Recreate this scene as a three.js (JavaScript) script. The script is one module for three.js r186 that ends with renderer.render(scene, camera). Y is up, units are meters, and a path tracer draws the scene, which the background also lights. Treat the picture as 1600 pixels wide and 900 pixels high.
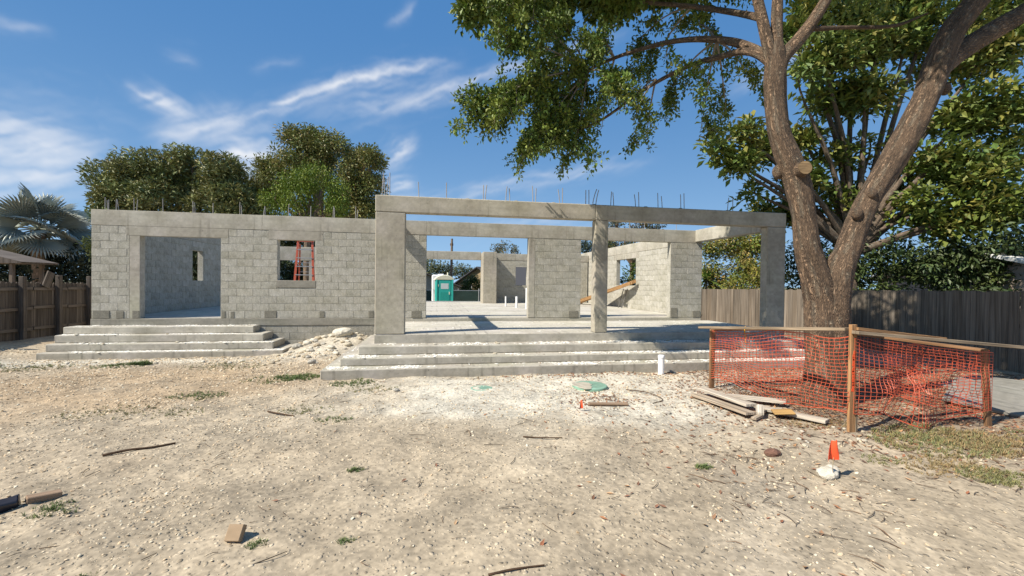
import * as THREE from 'three';
import { mergeGeometries } from 'three/addons/utils/BufferGeometryUtils.js';

// ---------------------------------------------------------------- camera, sky, sun, exposure
const scene = new THREE.Scene();
const camera = new THREE.PerspectiveCamera(67.83, 16 / 9, 0.1, 1500);
{
  const R = Math.PI / 180, yaw = 9.895 * R, pitch = -0.6226 * R, roll = 0.6684 * R;
  camera.position.set(8.718, 1.828, 12.637);
  camera.rotation.order = 'YXZ';
  camera.rotation.set(pitch, -yaw, roll);
}
const SUN = new THREE.Vector3(-0.91, 1, 0.32).normalize();
const sun = new THREE.DirectionalLight(new THREE.Color(1.0, 0.93, 0.82), 5.0);
sun.position.copy(SUN).multiplyScalar(60).add(new THREE.Vector3(10, 0, 0));
sun.target.position.set(10, 0, 0);
sun.castShadow = true;
sun.shadow.mapSize.set(4096, 4096);
Object.assign(sun.shadow.camera, { left: -30, right: 30, top: 30, bottom: -30, near: 1, far: 140 });
scene.add(sun, sun.target);
const renderer = new THREE.WebGLRenderer({ antialias: true });
renderer.toneMapping = THREE.LinearToneMapping;
renderer.toneMappingExposure = 1.43;
renderer.shadowMap.enabled = true;
renderer.setSize(1024, 576);

// ---------------------------------------------------------------- random, noise
function rng(a) { return () => { a |= 0; a = a + 0x6D2B79F5 | 0; let t = Math.imul(a ^ a >>> 15, 1 | a); t = t + Math.imul(t ^ t >>> 7, 61 | t) ^ t; return ((t ^ t >>> 14) >>> 0) / 4294967296; }; }
const PERM = new Uint8Array(512), PV = new Float32Array(256);
{ const r = rng(77); for (let i = 0; i < 256; i++) { PERM[i] = i; PV[i] = r(); } for (let i = 255; i > 0; i--) { const j = Math.floor(r() * (i + 1)); [PERM[i], PERM[j]] = [PERM[j], PERM[i]]; } for (let i = 0; i < 256; i++) PERM[i + 256] = PERM[i]; }
const mod = (a, n) => ((a % n) + n) % n;
function vn(x, y, per = 256, per2 = per) {       // value noise 0..1, periodic
  const xi = Math.floor(x), yi = Math.floor(y), fx = x - xi, fy = y - yi;
  const x0 = mod(xi, per) & 255, x1 = mod(xi + 1, per) & 255, y0 = mod(yi, per2) & 255, y1 = mod(yi + 1, per2) & 255;
  const u = fx * fx * (3 - 2 * fx), v = fy * fy * (3 - 2 * fy);
  const a = PV[PERM[x0 + PERM[y0]]], b = PV[PERM[x1 + PERM[y0]]], c = PV[PERM[x0 + PERM[y1]]], d = PV[PERM[x1 + PERM[y1]]];
  return a + (b - a) * u + (c - a) * v + (a - b - c + d) * u * v;
}
function fbm(x, y, oct = 4, per = 256, per2 = per) { let s = 0, a = 0.5, n = 0; for (let i = 0; i < oct; i++) { s += a * vn(x, y, per, per2); n += a; x *= 2; y *= 2; per = Math.min(256, per * 2); per2 = Math.min(256, per2 * 2); a *= 0.5; } return s / n; }
const clamp = (v, a = 0, b = 1) => Math.min(b, Math.max(a, v));
const sm = (a, b, v) => { const t = clamp((v - a) / (b - a)); return t * t * (3 - 2 * t); };
const mix = (a, b, t) => a + (b - a) * t;

// ---------------------------------------------------------------- sky
{
  const W = 2048, H = 1024, data = new Float32Array(W * H * 4);
  const wisps = [   // [azimuth, elevation] in degrees, half width, strength
    [[[-52, 9], [-45, 10.5], [-40, 11], [-37, 11.6], [-34, 11.8], [-31.5, 11]], 1.9, 0.62], [[[-50, 7], [-40, 8.6], [-36, 9.4], [-33, 9.8]], 1.3, 0.5], [[[-48, 13], [-40, 13.4], [-36, 13.2]], 0.7, 0.25],
    [[[-32.5, 19], [-31.3, 18.3], [-29, 17.4], [-26.9, 16.7], [-25.4, 16.1]], 0.55, 0.6], [[[-25.7, 17.2], [-25.7, 16], [-27.5, 15.1], [-31, 13.1]], 0.8, 0.42],
    [[[-22.6, 19.6], [-23.2, 17.6], [-25.2, 15.8], [-29.5, 12.8]], 0.7, 0.36], [[[-27, 18.6], [-25, 17], [-22, 16]], 0.9, 0.22],
    [[[-26, 14.6], [-22.6, 17.1], [-18.5, 19.5], [-14.4, 22.2], [-11.5, 23.5], [-5.4, 25.4], [4.5, 27.2]], 0.55, 0.6], [[[-15, 21.4], [-12.4, 23.3], [-11.5, 24.2]], 0.5, 0.42], [[[-17, 18.8], [-10, 21.2], [-4, 22.6]], 1.1, 0.22],
    [[[-12, 19.6], [-3.8, 22.4], [1.1, 23.8], [6.2, 23.2]], 0.85, 0.34], [[[-6, 22.2], [1.1, 24.4], [9.6, 26.6], [18, 28.4], [26, 29.5]], 0.5, 0.36],
    [[[-26.5, 12.6], [-23, 13.6], [-20, 14.4], [-17.5, 14.4]], 1.3, 0.72], [[[-24, 11.4], [-18, 12.6]], 1.5, 0.4],
    [[[-7.4, 13.4], [-6, 15.6], [-4.6, 17.2], [-2.2, 18.4]], 0.75, 0.5], [[[-7.5, 11.4], [-5, 12.2], [-2.5, 12.9]], 0.8, 0.5], [[[-7, 9], [-2, 10], [3, 10.6]], 0.9, 0.28],
    [[[-7.4, 29.4], [-4.7, 30.8], [-2.8, 32.6]], 0.3, 0.22], [[[-30, 21.8], [-28, 22.2], [-26.5, 22]], 0.6, 0.14], [[[-43, 20], [-40, 20.6], [-37, 21.4]], 0.4, 0.2], [[[-22, 22], [-16, 25.2]], 0.35, 0.12],
    [[[-4, 8.6], [6.3, 11.6], [19.9, 14.4], [30, 15.5]], 0.55, 0.24], [[[-2, 10.6], [8, 12.9], [26, 16.4]], 0.4, 0.2], [[[0, 6], [12, 8.4], [24, 9]], 0.9, 0.22], [[[-60, 22], [-48, 27], [-44, 30]], 0.6, 0.2], [[[34, 21], [42, 24], [52, 25]], 0.7, 0.3],
  ];
  for (let j = 0; j < H; j++) {
    const el = ((j + 0.5) / H - 0.5) * Math.PI, eld = el * 180 / Math.PI, ce = Math.cos(el), dy = Math.sin(el);
    for (let i = 0; i < W; i++) {
      const ph = ((i + 0.5) / W - 0.5) * 2 * Math.PI, dx = Math.cos(ph) * ce, dz = Math.sin(ph) * ce;
      let az = Math.atan2(dx, -dz) * 180 / Math.PI;
      const e = Math.max(0, dy), k = Math.pow(1 - e, 5), k2 = Math.exp(-e * 3.6);
      let r = mix(0.042, 0.135, k2) + 0.16 * k, g = mix(0.142, 0.315, k2) + 0.15 * k, b = mix(0.345, 0.56, k2) + 0.09 * k;
      const cs = dx * SUN.x + dy * SUN.y + dz * SUN.z, gl = 0.10 * Math.pow(clamp(cs), 6) + 0.35 * Math.pow(clamp(cs), 60);
      r += gl; g += gl * 0.97; b += gl * 0.9;
      let cl = 0;
      if (eld > 1 && eld < 42 && az > -75 && az < 65) {
        const wx = (fbm(az * 0.22 + 40, eld * 0.3 + 9, 3) - 0.5) * 3.0 + (fbm(az * 1.3 + 7, eld * 1.6, 4) - 0.5) * 0.9, wy = (fbm(az * 0.25 + 3, eld * 0.34 + 71, 3) - 0.5) * 2.2 + (fbm(az * 1.3 + 70, eld * 1.6 + 9, 4) - 0.5) * 0.8;
        for (const [pl, w, s] of wisps) {
          let best = 1e9, bt = 0, bd = 0, acc = 0;
          for (let q = 0; q < pl.length - 1; q++) {
            const c = Math.cos(pl[q][1] * 0.01745), ax = pl[q][0] * c, ay = pl[q][1], bx = pl[q + 1][0] * c, by = pl[q + 1][1];
            const px = az * c + wx * 0.5, py = eld + wy * 0.5, ux = bx - ax, uy = by - ay, L2 = ux * ux + uy * uy, L = Math.sqrt(L2);
            const tr = ((px - ax) * ux + (py - ay) * uy) / L2, t = clamp(tr), ddx = px - ax - ux * t, ddy = py - ay - uy * t, d = Math.hypot(ddx, ddy);
            if (d < best) { best = d; bt = acc + tr * L; bd = (ux * (py - ay) - uy * (px - ax)) / L; }
            acc += L;
          }
          if (best < w * 5) {
            const sh = bt + bd * 1.6, f = fbm(sh * 0.4 + pl[0][0], bd * 1.6 / Math.sqrt(w) + pl[0][1] * 3, 5), f2 = fbm((az * 0.8 + eld * 0.55) * 0.35 + 13 + wx * 0.3, (eld * 0.85 - az * 0.42) * 2.6 + wy, 5);
            const ends = sm(-w * 0.5, w * 1.2 + acc * 0.3, bt) * sm(-w * 0.5, w * 1.2 + acc * 0.3, acc - bt);
            cl = 1 - (1 - cl) * (1 - clamp(s * 1.25 * Math.exp(-Math.pow(best / (w * (0.5 + 1.3 * f)), 1.4)) * ends * sm(0.10, 0.80, 0.45 * f + 0.55 * f2) * 1.15));
          }
        }
      } else if (dy > 0.05) {
        const qx = dx / (dy + 0.25) * 2, qz = dz / (dy + 0.25) * 2;
        cl = 0.45 * sm(0.55, 0.8, fbm(qx * 0.9 + qz * 0.4 + 20, qz * 2.2 + 31, 5));
      }
      const o = (j * W + i) * 4, cw = 0.66;
      data[o] = mix(r, cw, cl); data[o + 1] = mix(g, cw * 1.01, cl); data[o + 2] = mix(b, cw * 1.04, cl); data[o + 3] = 1;
    }
  }
  const tex = new THREE.DataTexture(data, W, H, THREE.RGBAFormat, THREE.FloatType);
  tex.mapping = THREE.EquirectangularReflectionMapping; tex.magFilter = THREE.LinearFilter; tex.minFilter = THREE.LinearFilter; tex.wrapS = THREE.RepeatWrapping; tex.needsUpdate = true;
  scene.background = tex; scene.environment = tex;
}

// ---------------------------------------------------------------- textures and materials
function texture(W, H, fn, sizeX, sizeY, srgb) {
  const d = new Uint8Array(W * H * 4);
  for (let j = 0; j < H; j++) for (let i = 0; i < W; i++) { const c = fn(i / W, j / H, i, j), o = (j * W + i) * 4; if (typeof c === 'number') d[o] = d[o + 1] = d[o + 2] = clamp(c) * 255; else { d[o] = clamp(c[0]) * 255; d[o + 1] = clamp(c[1]) * 255; d[o + 2] = clamp(c[2]) * 255; } d[o + 3] = 255; }
  const t = new THREE.DataTexture(d, W, H); t.wrapS = t.wrapT = THREE.RepeatWrapping; t.magFilter = THREE.LinearFilter; t.minFilter = THREE.LinearMipmapLinearFilter; t.generateMipmaps = true; t.repeat.set(1 / sizeX, 1 / sizeY); if (srgb) t.colorSpace = THREE.SRGBColorSpace; t.needsUpdate = true; return t;
}
// concrete: 3 m tile, colour around 0.8 sRGB so that the material colour sets the tone
const pits = []; { const r = rng(5); for (let i = 0; i < 700; i++) pits.push([r(), r(), 0.0006 + 0.0022 * r() * r(), r()]); }
function spots(W, H, list, wrapAspect = 1) { const a = new Float32Array(W * H); for (const [u, v, rad, val] of list) { const R = rad * W, cx = u * W, cy = v * H; for (let y = Math.floor(cy - R); y <= cy + R; y++) for (let x = Math.floor(cx - R); x <= cx + R; x++) { const d = Math.hypot(x - cx, y - cy); if (d <= R) a[mod(y, H) * W + mod(x, W)] = Math.max(a[mod(y, H) * W + mod(x, W)], val * (1 - 0.4 * d / R)); } } return a; }
const pitA = spots(1024, 1024, pits.map(p => [p[0], p[1], p[2] * 1.3, 0.5 + 0.5 * p[3]]));
const concMap = texture(1024, 1024, (u, v, i, j) => {
  const n = fbm(u * 6, v * 6, 5, 6), m = fbm(u * 48 + 9, v * 48, 3, 48), st = fbm(u * 40, v * 3 + 5, 3, 40, 3), b = fbm(u * 3 + 7, v * 3, 3, 3);
  const hz = fbm(u * 4 + 2, v * 36 + 8, 3, 4, 36); let t = 0.81 + 0.15 * (n - 0.5) + 0.14 * (m - 0.5) - 0.10 * sm(0.6, 0.85, st) + 0.07 * (b - 0.5) + 0.09 * (hz - 0.5) - 0.3 * pitA[j * 1024 + i];
  return [t, t * (0.985 + 0.03 * (b - 0.5)), t * (0.95 + 0.06 * (n - 0.5))];
}, 3, 3, true);
const concBump = texture(1024, 1024, (u, v, i, j) => 0.55 + 0.3 * (fbm(u * 8, v * 8, 5, 8) - 0.5) + 0.25 * (fbm(u * 90, v * 90, 3, 90) - 0.5) - 0.4 * pitA[j * 1024 + i], 3, 3);
const blockMap = texture(768, 768, (u, v) => { const m = fbm(u * 120, v * 120, 3, 120), n = fbm(u * 9, v * 9, 4, 9), s = vn(u * 230, v * 230, 230), b = fbm(u * 24 + 3, v * 24 + 9, 3, 24); const t = 0.80 + 0.20 * (m - 0.5) + 0.20 * (n - 0.5) + 0.12 * (b - 0.5) - 0.13 * sm(0.8, 0.95, s) + 0.08 * sm(0.1, 0, s); return [t, t * 0.99, t * (0.955 + 0.05 * (n - 0.5))]; }, 2.4, 2.4, true);
const blockBump = texture(768, 768, (u, v) => 0.5 + 0.5 * (fbm(u * 130, v * 130, 3, 130) - 0.5) - 0.4 * sm(0.75, 0.95, vn(u * 230, v * 230, 230)), 2.4, 2.4);
const woodMap = texture(512, 1024, (u, v) => { const w = fbm(u * 3, v * 2, 3, 3, 2) * 0.12, g = fbm((u + w) * 60, v * 3, 4, 60, 3), c = fbm(u * 10 + 3, v * 4, 4, 10, 4), k = sm(0.66, 0.8, fbm((u + w) * 110, v * 5 + 4, 2, 110, 5)); const t = 0.76 + 0.45 * (g - 0.5) + 0.35 * (c - 0.5) - 0.25 * k; return [t, t * (0.97 + 0.05 * (c - 0.5)), t * (0.93 + 0.1 * (c - 0.5))]; }, 1.0, 2.4, true);
const woodBump = texture(512, 512, (u, v) => 0.5 + 0.8 * (fbm(u * 60, v * 2, 4, 60, 2) - 0.5), 1.0, 2.4);
const barkRidge = (u, v) => { const w = (fbm(u * 8, v * 6, 3, 8, 6) - 0.5) * 0.16; const a = fbm((u + w) * 56, v * 15 + 2, 4, 56, 15); return Math.abs(a - 0.5) * 2; };
const barkMap = texture(768, 1024, (u, v) => { const r = barkRidge(u, v), n = fbm(u * 5, v * 4 + 3, 4, 5, 4), m = fbm(u * 60, v * 60, 2, 60), li = sm(0.58, 0.72, fbm(u * 6 + 11, v * 5 + 2, 4, 6, 5)); let t = 0.52 + 0.28 * sm(0.02, 0.35, r) + 0.36 * (n - 0.5) + 0.22 * (m - 0.5); return [mix(t, t * 0.98 + 0.05, li), mix(t * 0.93, t * 0.97 + 0.05, li), mix(t * 0.85, t * 0.92 + 0.05, li)]; }, 0.9, 1.2, true);
const barkBump = texture(768, 1024, (u, v) => 0.2 + 0.8 * sm(0, 0.55, barkRidge(u, v)) + 0.15 * (fbm(u * 60, v * 60, 2, 60) - 0.5), 0.9, 1.2);

const C = (r, g, b) => new THREE.Color().setRGB(r, g, b);
const mat = (c, o = {}) => new THREE.MeshStandardMaterial({ color: c, roughness: 0.95, ...o });
const shifted = (t, x, y) => { const c = t.clone(); c.offset.set(x, y); c.needsUpdate = true; return c; };
const MC = {
  conc: mat(C(0.62, 0.595, 0.52), { map: concMap, bumpMap: concBump, bumpScale: 0.006 }),
  concTan: mat(C(0.60, 0.56, 0.47), { map: concMap, bumpMap: concBump, bumpScale: 0.006 }),
  concStep: mat(C(0.62, 0.59, 0.52), { map: concMap, bumpMap: concBump, bumpScale: 0.006 }),
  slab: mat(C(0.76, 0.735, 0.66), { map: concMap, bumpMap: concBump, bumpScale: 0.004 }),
  mortar: mat(C(0.66, 0.64, 0.575), { map: blockMap, bumpMap: blockBump, bumpScale: 0.006 }),
  patch: mat(C(0.33, 0.315, 0.27), { map: blockMap, bumpMap: blockBump, bumpScale: 0.005 }),
  damp: mat(C(0.40, 0.385, 0.34), { map: concMap, bumpMap: concBump, bumpScale: 0.008 }),
  rebar: mat(C(0.34, 0.32, 0.30), { roughness: 0.7, metalness: 0.2 }),
  pvc: mat(C(0.80, 0.80, 0.79), { roughness: 0.35 }),
};
const blockTones = [[0.635, 0.615, 0.55], [0.65, 0.63, 0.57], [0.62, 0.60, 0.53], [0.67, 0.65, 0.59], [0.64, 0.615, 0.54], [0.60, 0.58, 0.52]];
const blockMats = blockTones.map(([r, g, b]) => mat(C(r, g, b), { map: blockMap, bumpMap: blockBump, bumpScale: 0.006 }));
const stemMats = [[0.50, 0.485, 0.435], [0.45, 0.435, 0.39], [0.54, 0.52, 0.465]].map(c => mat(C(...c), { map: blockMap, bumpMap: blockBump, bumpScale: 0.006 }));
const blockVC = mat(C(1, 1, 1), { map: blockMap, bumpMap: blockBump, bumpScale: 0.006, vertexColors: true });

// ---------------------------------------------------------------- geometry helpers
const V3 = (x, y, z) => new THREE.Vector3(x, y, z);
function metreUV(g, ox = 0, oy = 0, swap = false) {   // box-projected uv in metres, on a non-indexed geometry
  if (g.index) g = g.toNonIndexed();
  g.computeVertexNormals();
  const p = g.attributes.position, n = g.attributes.normal, uv = new Float32Array(p.count * 2);
  for (let i = 0; i < p.count; i++) {
    const k = i - i % 3, nx = Math.abs(n.getX(k)), ny = Math.abs(n.getY(k)), nz = Math.abs(n.getZ(k)), x = p.getX(i), y = p.getY(i), z = p.getZ(i);
    let a, b; if (ny >= nx && ny >= nz) { a = x; b = z; } else if (nx >= nz) { a = z; b = y; } else { a = x; b = y; }
    uv[2 * i] = (swap ? b : a) + ox; uv[2 * i + 1] = (swap ? a : b) + oy;
  }
  g.setAttribute('uv', new THREE.BufferAttribute(uv, 2)); return g;
}
function chamfer(w, h, d, b = 0.01) {               // chamfered box centred on the origin, 44 triangles
  const H = [w / 2, h / 2, d / 2], P = [], out = [];
  b = Math.min(b, w / 3, h / 3, d / 3);
  const v = (ax, s) => [0, 1, 2].map(k => s[k] * (H[k] - (k === ax ? 0 : b)));
  const tri = (a, q, c) => { const u = [q[0] - a[0], q[1] - a[1], q[2] - a[2]], t = [c[0] - a[0], c[1] - a[1], c[2] - a[2]], n = [u[1] * t[2] - u[2] * t[1], u[2] * t[0] - u[0] * t[2], u[0] * t[1] - u[1] * t[0]]; const m = [a[0] + q[0] + c[0], a[1] + q[1] + c[1], a[2] + q[2] + c[2]]; if (n[0] * m[0] + n[1] * m[1] + n[2] * m[2] < 0) out.push(...a, ...c, ...q); else out.push(...a, ...q, ...c); };
  const quad = (a, q, c, e) => { tri(a, q, c); tri(a, c, e); };
  for (let ax = 0; ax < 3; ax++) { const o1 = (ax + 1) % 3, o2 = (ax + 2) % 3; for (const s of [-1, 1]) { const c = (p, q) => { const k = [0, 0, 0]; k[ax] = s; k[o1] = p; k[o2] = q; return v(ax, k); }; quad(c(-1, -1), c(1, -1), c(1, 1), c(-1, 1)); }
    for (const s1 of [-1, 1]) for (const s2 of [-1, 1]) { const f = (a, s) => { const k = [0, 0, 0]; k[o1] = s1; k[o2] = s2; k[ax] = s; return v(a, k); }; quad(f(o1, -1), f(o1, 1), f(o2, 1), f(o2, -1)); } }
  for (const a of [-1, 1]) for (const q of [-1, 1]) for (const c of [-1, 1]) tri(v(0, [a, q, c]), v(1, [a, q, c]), v(2, [a, q, c]));
  const g = new THREE.BufferGeometry(); g.setAttribute('position', new THREE.Float32BufferAttribute(out, 3)); return g;
}
function boxR(x0, x1, y0, y1, z0, z1, b = 0.012) { const g = chamfer(x1 - x0, y1 - y0, z1 - z0, b); g.translate((x0 + x1) / 2, (y0 + y1) / 2, (z0 + z1) / 2); return metreUV(g); }
function bar(p, q, w, d, b = 0.003, twist = 0) {    // a bar from p to q, w x d section; uv along its length in v
  p = V3(...p); q = V3(...q); const L = p.distanceTo(q), g = metreUV(chamfer(w, L, d, b));
  const m = new THREE.Matrix4(), y = q.clone().sub(p).normalize(); let x = Math.abs(y.y) > 0.98 ? V3(1, 0, 0) : V3(0, 1, 0).cross(y).normalize(); let z = x.clone().cross(y).normalize(); x = y.clone().cross(z);
  m.makeBasis(x, y, z); if (twist) m.multiply(new THREE.Matrix4().makeRotationY(twist)); m.setPosition(p.clone().add(q).multiplyScalar(0.5)); g.applyMatrix4(m); return g;
}
function tube(pts, radial = 8, step = 0.15, rough = 0, cap = true) {   // pts [x,y,z,r]; a tapered limb through them
  const cv = new THREE.CatmullRomCurve3(pts.map(p => V3(p[0], p[1], p[2])), false, 'centripetal'), L = cv.getLength(), n = Math.max(2, Math.ceil(L / step));
  const pos = [], uv = [], idx = []; let N = null; let prevT = null;
  const per = 2 * Math.PI * Math.max(...pts.map(p => p[3])), reps = Math.max(1, Math.round(per / 0.9)) * 0.9;
  for (let i = 0; i <= n; i++) {
    const t = i / n, u = t * (pts.length - 1), k = Math.min(pts.length - 2, Math.floor(u)), r = mix(pts[k][3], pts[k + 1][3], sm(0, 1, u - k));
    const c = cv.getPoint(t), T = cv.getTangent(t);
    if (!N) { N = Math.abs(T.y) > 0.9 ? V3(1, 0, 0) : V3(0, 1, 0); N.sub(T.clone().multiplyScalar(N.dot(T))).normalize(); } else N.sub(T.clone().multiplyScalar(N.dot(T))).normalize();
    const B = T.clone().cross(N);
    for (let j = 0; j <= radial; j++) {
      const a = j / radial * 2 * Math.PI, ca = Math.cos(a), sa = Math.sin(a); let rr = r;
      if (rough) { const q = L * t; rr *= 1 + rough * (2.2 * (fbm(ca * 1.4 + 20 + q * 1.1, sa * 1.4 + 30 + q * 0.5, 3) - 0.5) + 0.5 * (fbm(ca * 5 + 50, sa * 5 + q * 2.2 + 9, 3) - 0.5)); }
      pos.push(c.x + (N.x * ca + B.x * sa) * rr, c.y + (N.y * ca + B.y * sa) * rr, c.z + (N.z * ca + B.z * sa) * rr); uv.push(j / radial * reps, t * L);
      if (i < n && j < radial) { const o = i * (radial + 1) + j; idx.push(o, o + 1, o + radial + 1, o + 1, o + radial + 2, o + radial + 1); }
    }
  }
  if (cap) { const s = pos.length / 3, e = cv.getPoint(1), b0 = n * (radial + 1); pos.push(e.x, e.y, e.z); uv.push(0, L); for (let j = 0; j < radial; j++) idx.push(b0 + j, b0 + j + 1, s); }
  const g = new THREE.BufferGeometry(); g.setAttribute('position', new THREE.Float32BufferAttribute(pos, 3)); g.setAttribute('uv', new THREE.Float32BufferAttribute(uv, 2)); g.setIndex(idx); g.computeVertexNormals(); return g;
}
function merge(list) { return mergeGeometries(list.map(g => { const q = g.index ? g.toNonIndexed() : g; for (const k of Object.keys(q.attributes)) if (!['position', 'normal', 'uv', 'color'].includes(k)) q.deleteAttribute(k); if (!q.attributes.normal) q.computeVertexNormals(); return q; })); }
const taken = {};
function numbered(n) { const k = taken[n] = (taken[n] ?? -1) + 1; return k ? n + '_' + String(k).padStart(3, '0') : n; }
function put(name, geo, m, parent) { const o = new THREE.Mesh(geo, m); o.name = name; o.castShadow = o.receiveShadow = true; if (parent) parent.add(o); return o; }
function tag(o, label, category, group) { o.userData.label = label; o.userData.category = category; if (group) o.userData.group = group; return o; }
function thing(name, label, category, group, pos = [0, 0, 0], turn = 0) { const o = new THREE.Group(); o.name = numbered(name); o.position.set(...pos); o.rotation.y = turn; scene.add(o); return tag(o, label, category, group); }
function solo(name, geo, m, label, category, group) { const o = put(numbered(name), geo, m, scene); return tag(o, label, category, group); }
function structure(name, geo, m) { const o = put(name, geo, m, scene); o.userData.kind = 'structure'; return o; }

// ---------------------------------------------------------------- ground
const GX = [3.2, 7.3];
function mound(x, z) {   // rubble left between the two flights of steps, and small spoil heaps
  let h = 0.40 * Math.exp(-((x - 6.2) ** 2) / 1.1 - ((z + 0.1) ** 2) / 1.9) + 0.04 * Math.exp(-((x - 5.8) ** 2) / 0.8 - ((z - 1.7) ** 2) / 0.8) - 0.05 * Math.exp(-((x - 1.8) ** 2) / 9 - ((z - 1.1) ** 2) / 0.5);
  h += 0.16 * Math.exp(-((x + 1.9) ** 2) / 1.4 - ((z + 1.4) ** 2) / 6) + 0.05 * Math.exp(-((x - 14.7) ** 2) / 2 - ((z - 6.9) ** 2) / 2);
  return h;
}
function ground(x, z) {
  const far = sm(40, 16, Math.hypot(x - 9, z - 6));
  return mound(x, z) + far * (0.10 * (fbm(x * 0.35 + 8, z * 0.35 + 3, 3) - 0.5) + 0.045 * (fbm(x * 1.6, z * 1.6 + 9, 3) - 0.5) + (0.020 + 0.030 * sm(9.5, 6, x)) * (fbm(x * 8 + 30, z * 8, 3) - 0.5) + 0.03 * (fbm(x * 5 + 30, z * 5, 3) - 0.5) * (1 + 2 * sm(0.05, 0.3, mound(x, z)))) - 0.01;
}
const white = (x, z) => 0.75 * Math.exp(-((x - 11) ** 2) / 9 - ((z - 5.2) ** 2) / 1.6) * (0.35 + 1.1 * fbm(x * 1.1 + 8, z * 1.4, 4)) + 0.6 * Math.exp(-((x - 10.4) ** 2) / 5 - ((z - 5.6) ** 2) / 1.2) + sm(0.36, 0.58, fbm(x * 0.5 + 5, z * 0.7 + 2, 4)) * Math.exp(-((x - 10.8) ** 2) / 7.5 - ((z - 5.6) ** 2) / 2.8) * 1.8 + 0.9 * Math.exp(-((x - 12.6) ** 2) / 5 - ((z - 5.4) ** 2) / 3) * (0.4 + 0.8 * fbm(x * 1.4, z * 1.4, 3)) + 1.3 * Math.exp(-((x - 1.4) ** 2) / 16 - ((z - 1.75) ** 2) / 0.35) * (0.5 + fbm(x * 2, z * 3, 3)) + 0.7 * Math.exp(-((x - 6.1) ** 2) / 1.4 - ((z - 0.9) ** 2) / 1.8);
const litter = (x, z) => clamp(Math.exp(-((x - 15.2) ** 2) / 3.2 - ((z - 6.6) ** 2) / 2.6) * 1.3 + 0.9 * Math.exp(-((x - 18.5) ** 2) / 6 - ((z - 6) ** 2) / 8));
{
  const lin = (list) => { const o = []; for (const [a, b, s] of list) for (let v = a; v < b - 1e-6; v += s) o.push(v); o.push(list[list.length - 1][1]); return o; };
  const xs = lin([[-600, -100, 100], [-100, -20, 10], [-20, -4, 1], [-4, 2, 0.16], [2, 14.4, 0.055], [14.4, 23, 0.13], [23, 40, 1.7], [40, 120, 16], [120, 620, 100]]);
  const zs = lin([[-600, -100, 100], [-100, -20, 10], [-20, -4, 1.6], [-4, 0.4, 0.2], [0.4, 11, 0.06], [11, 14, 0.3], [14, 40, 2], [40, 240, 40]]);
  const pos = [], uv = [], col = [], idx = [];
  for (const z of zs) for (const x of xs) {
    pos.push(x, ground(x, z), z); uv.push(x, z);
    const n = fbm(x * 0.45 + 3, z * 0.45 + 7, 4), m = fbm(x * 2.1, z * 2.1 + 5, 3), w = clamp(white(x, z)), l = litter(x, z) * sm(0.2, 0.5, fbm(x * 2.2 + 4, z * 2.2, 3));
    let c = [0.585, 0.485, 0.345];
    const red = sm(0.30, 0.6, n) * sm(9, 5.5, x) * sm(10, 4.5, z), gr = sm(0.48, 0.7, fbm(x * 0.6 + 50, z * 0.6, 3)) * sm(6.5, 12, x);
    c = [mix(c[0], 0.56, red), mix(c[1], 0.42, red), mix(c[2], 0.265, red)];
    c = [mix(c[0], 0.52, gr * 0.4), mix(c[1], 0.455, gr * 0.4), mix(c[2], 0.36, gr * 0.4)];
    c = [mix(c[0], 0.86, w), mix(c[1], 0.80, w), mix(c[2], 0.66, w)];
    c = [mix(c[0], 0.34, l * 0.8), mix(c[1], 0.22, l * 0.8), mix(c[2], 0.14, l * 0.8)];
    const k = 0.86 + 0.28 * m; const out = Math.hypot(x - 9, z - 4) > 32 ? [0.16, 0.17, 0.08] : c.map(v => v * k);
    col.push(...out);
  }
  for (let j = 0; j < zs.length - 1; j++) for (let i = 0; i < xs.length - 1; i++) { const o = j * xs.length + i; idx.push(o, o + xs.length, o + 1, o + 1, o + xs.length, o + xs.length + 1); }
  const g = new THREE.BufferGeometry(); g.setAttribute('position', new THREE.Float32BufferAttribute(pos, 3)); g.setAttribute('uv', new THREE.Float32BufferAttribute(uv, 2)); g.setAttribute('color', new THREE.Float32BufferAttribute(col, 3)); g.setIndex(idx); g.computeVertexNormals();
  const S = 1536, r = rng(42), grain = new Float32Array(S * S), hgt = new Float32Array(S * S);
  for (let i = 0; i < 16000; i++) {
    const R = 1.1 + 5 * Math.pow(r(), 4), cx = r() * S, cy = r() * S, a = r() * 3.14, el = 0.6 + 0.4 * r(), tone = r() < 0.7 ? 0.04 + 0.2 * r() : -0.06 - 0.22 * r(), ca = Math.cos(a), sa = Math.sin(a);
    for (let y = Math.floor(cy - R); y <= cy + R; y++) for (let x = Math.floor(cx - R); x <= cx + R; x++) { const qx = (x - cx) * ca + (y - cy) * sa, qy = ((y - cy) * ca - (x - cx) * sa) / el, d = Math.hypot(qx, qy) / R; if (d < 1) { const o = mod(y, S) * S + mod(x, S); grain[o] = tone; hgt[o] = Math.max(hgt[o], Math.sqrt(1 - d * d) * R / 8); } }
  }
  const gm = texture(S, S, (u, v, i, j) => { const n = fbm(u * 14, v * 14, 4, 14), m = fbm(u * 150, v * 150, 2, 150), s = vn(u * 250 + 4, v * 250, 250), L = grain[j * S + i], t = 0.80 + 0.30 * (n - 0.5) + 0.26 * (m - 0.5) - 0.12 * sm(0.82, 0.95, s) + L * 0.62; return [t, t * (0.995 + 0.02 * L), t * (0.985 + 0.06 * L)]; }, 5, 5, true);
  const gb = texture(S, S, (u, v, i, j) => 0.25 + 0.2 * fbm(u * 20, v * 20, 4, 20) + 0.16 * fbm(u * 150, v * 150, 2, 150) + 0.5 * hgt[j * S + i], 5, 5);
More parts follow.
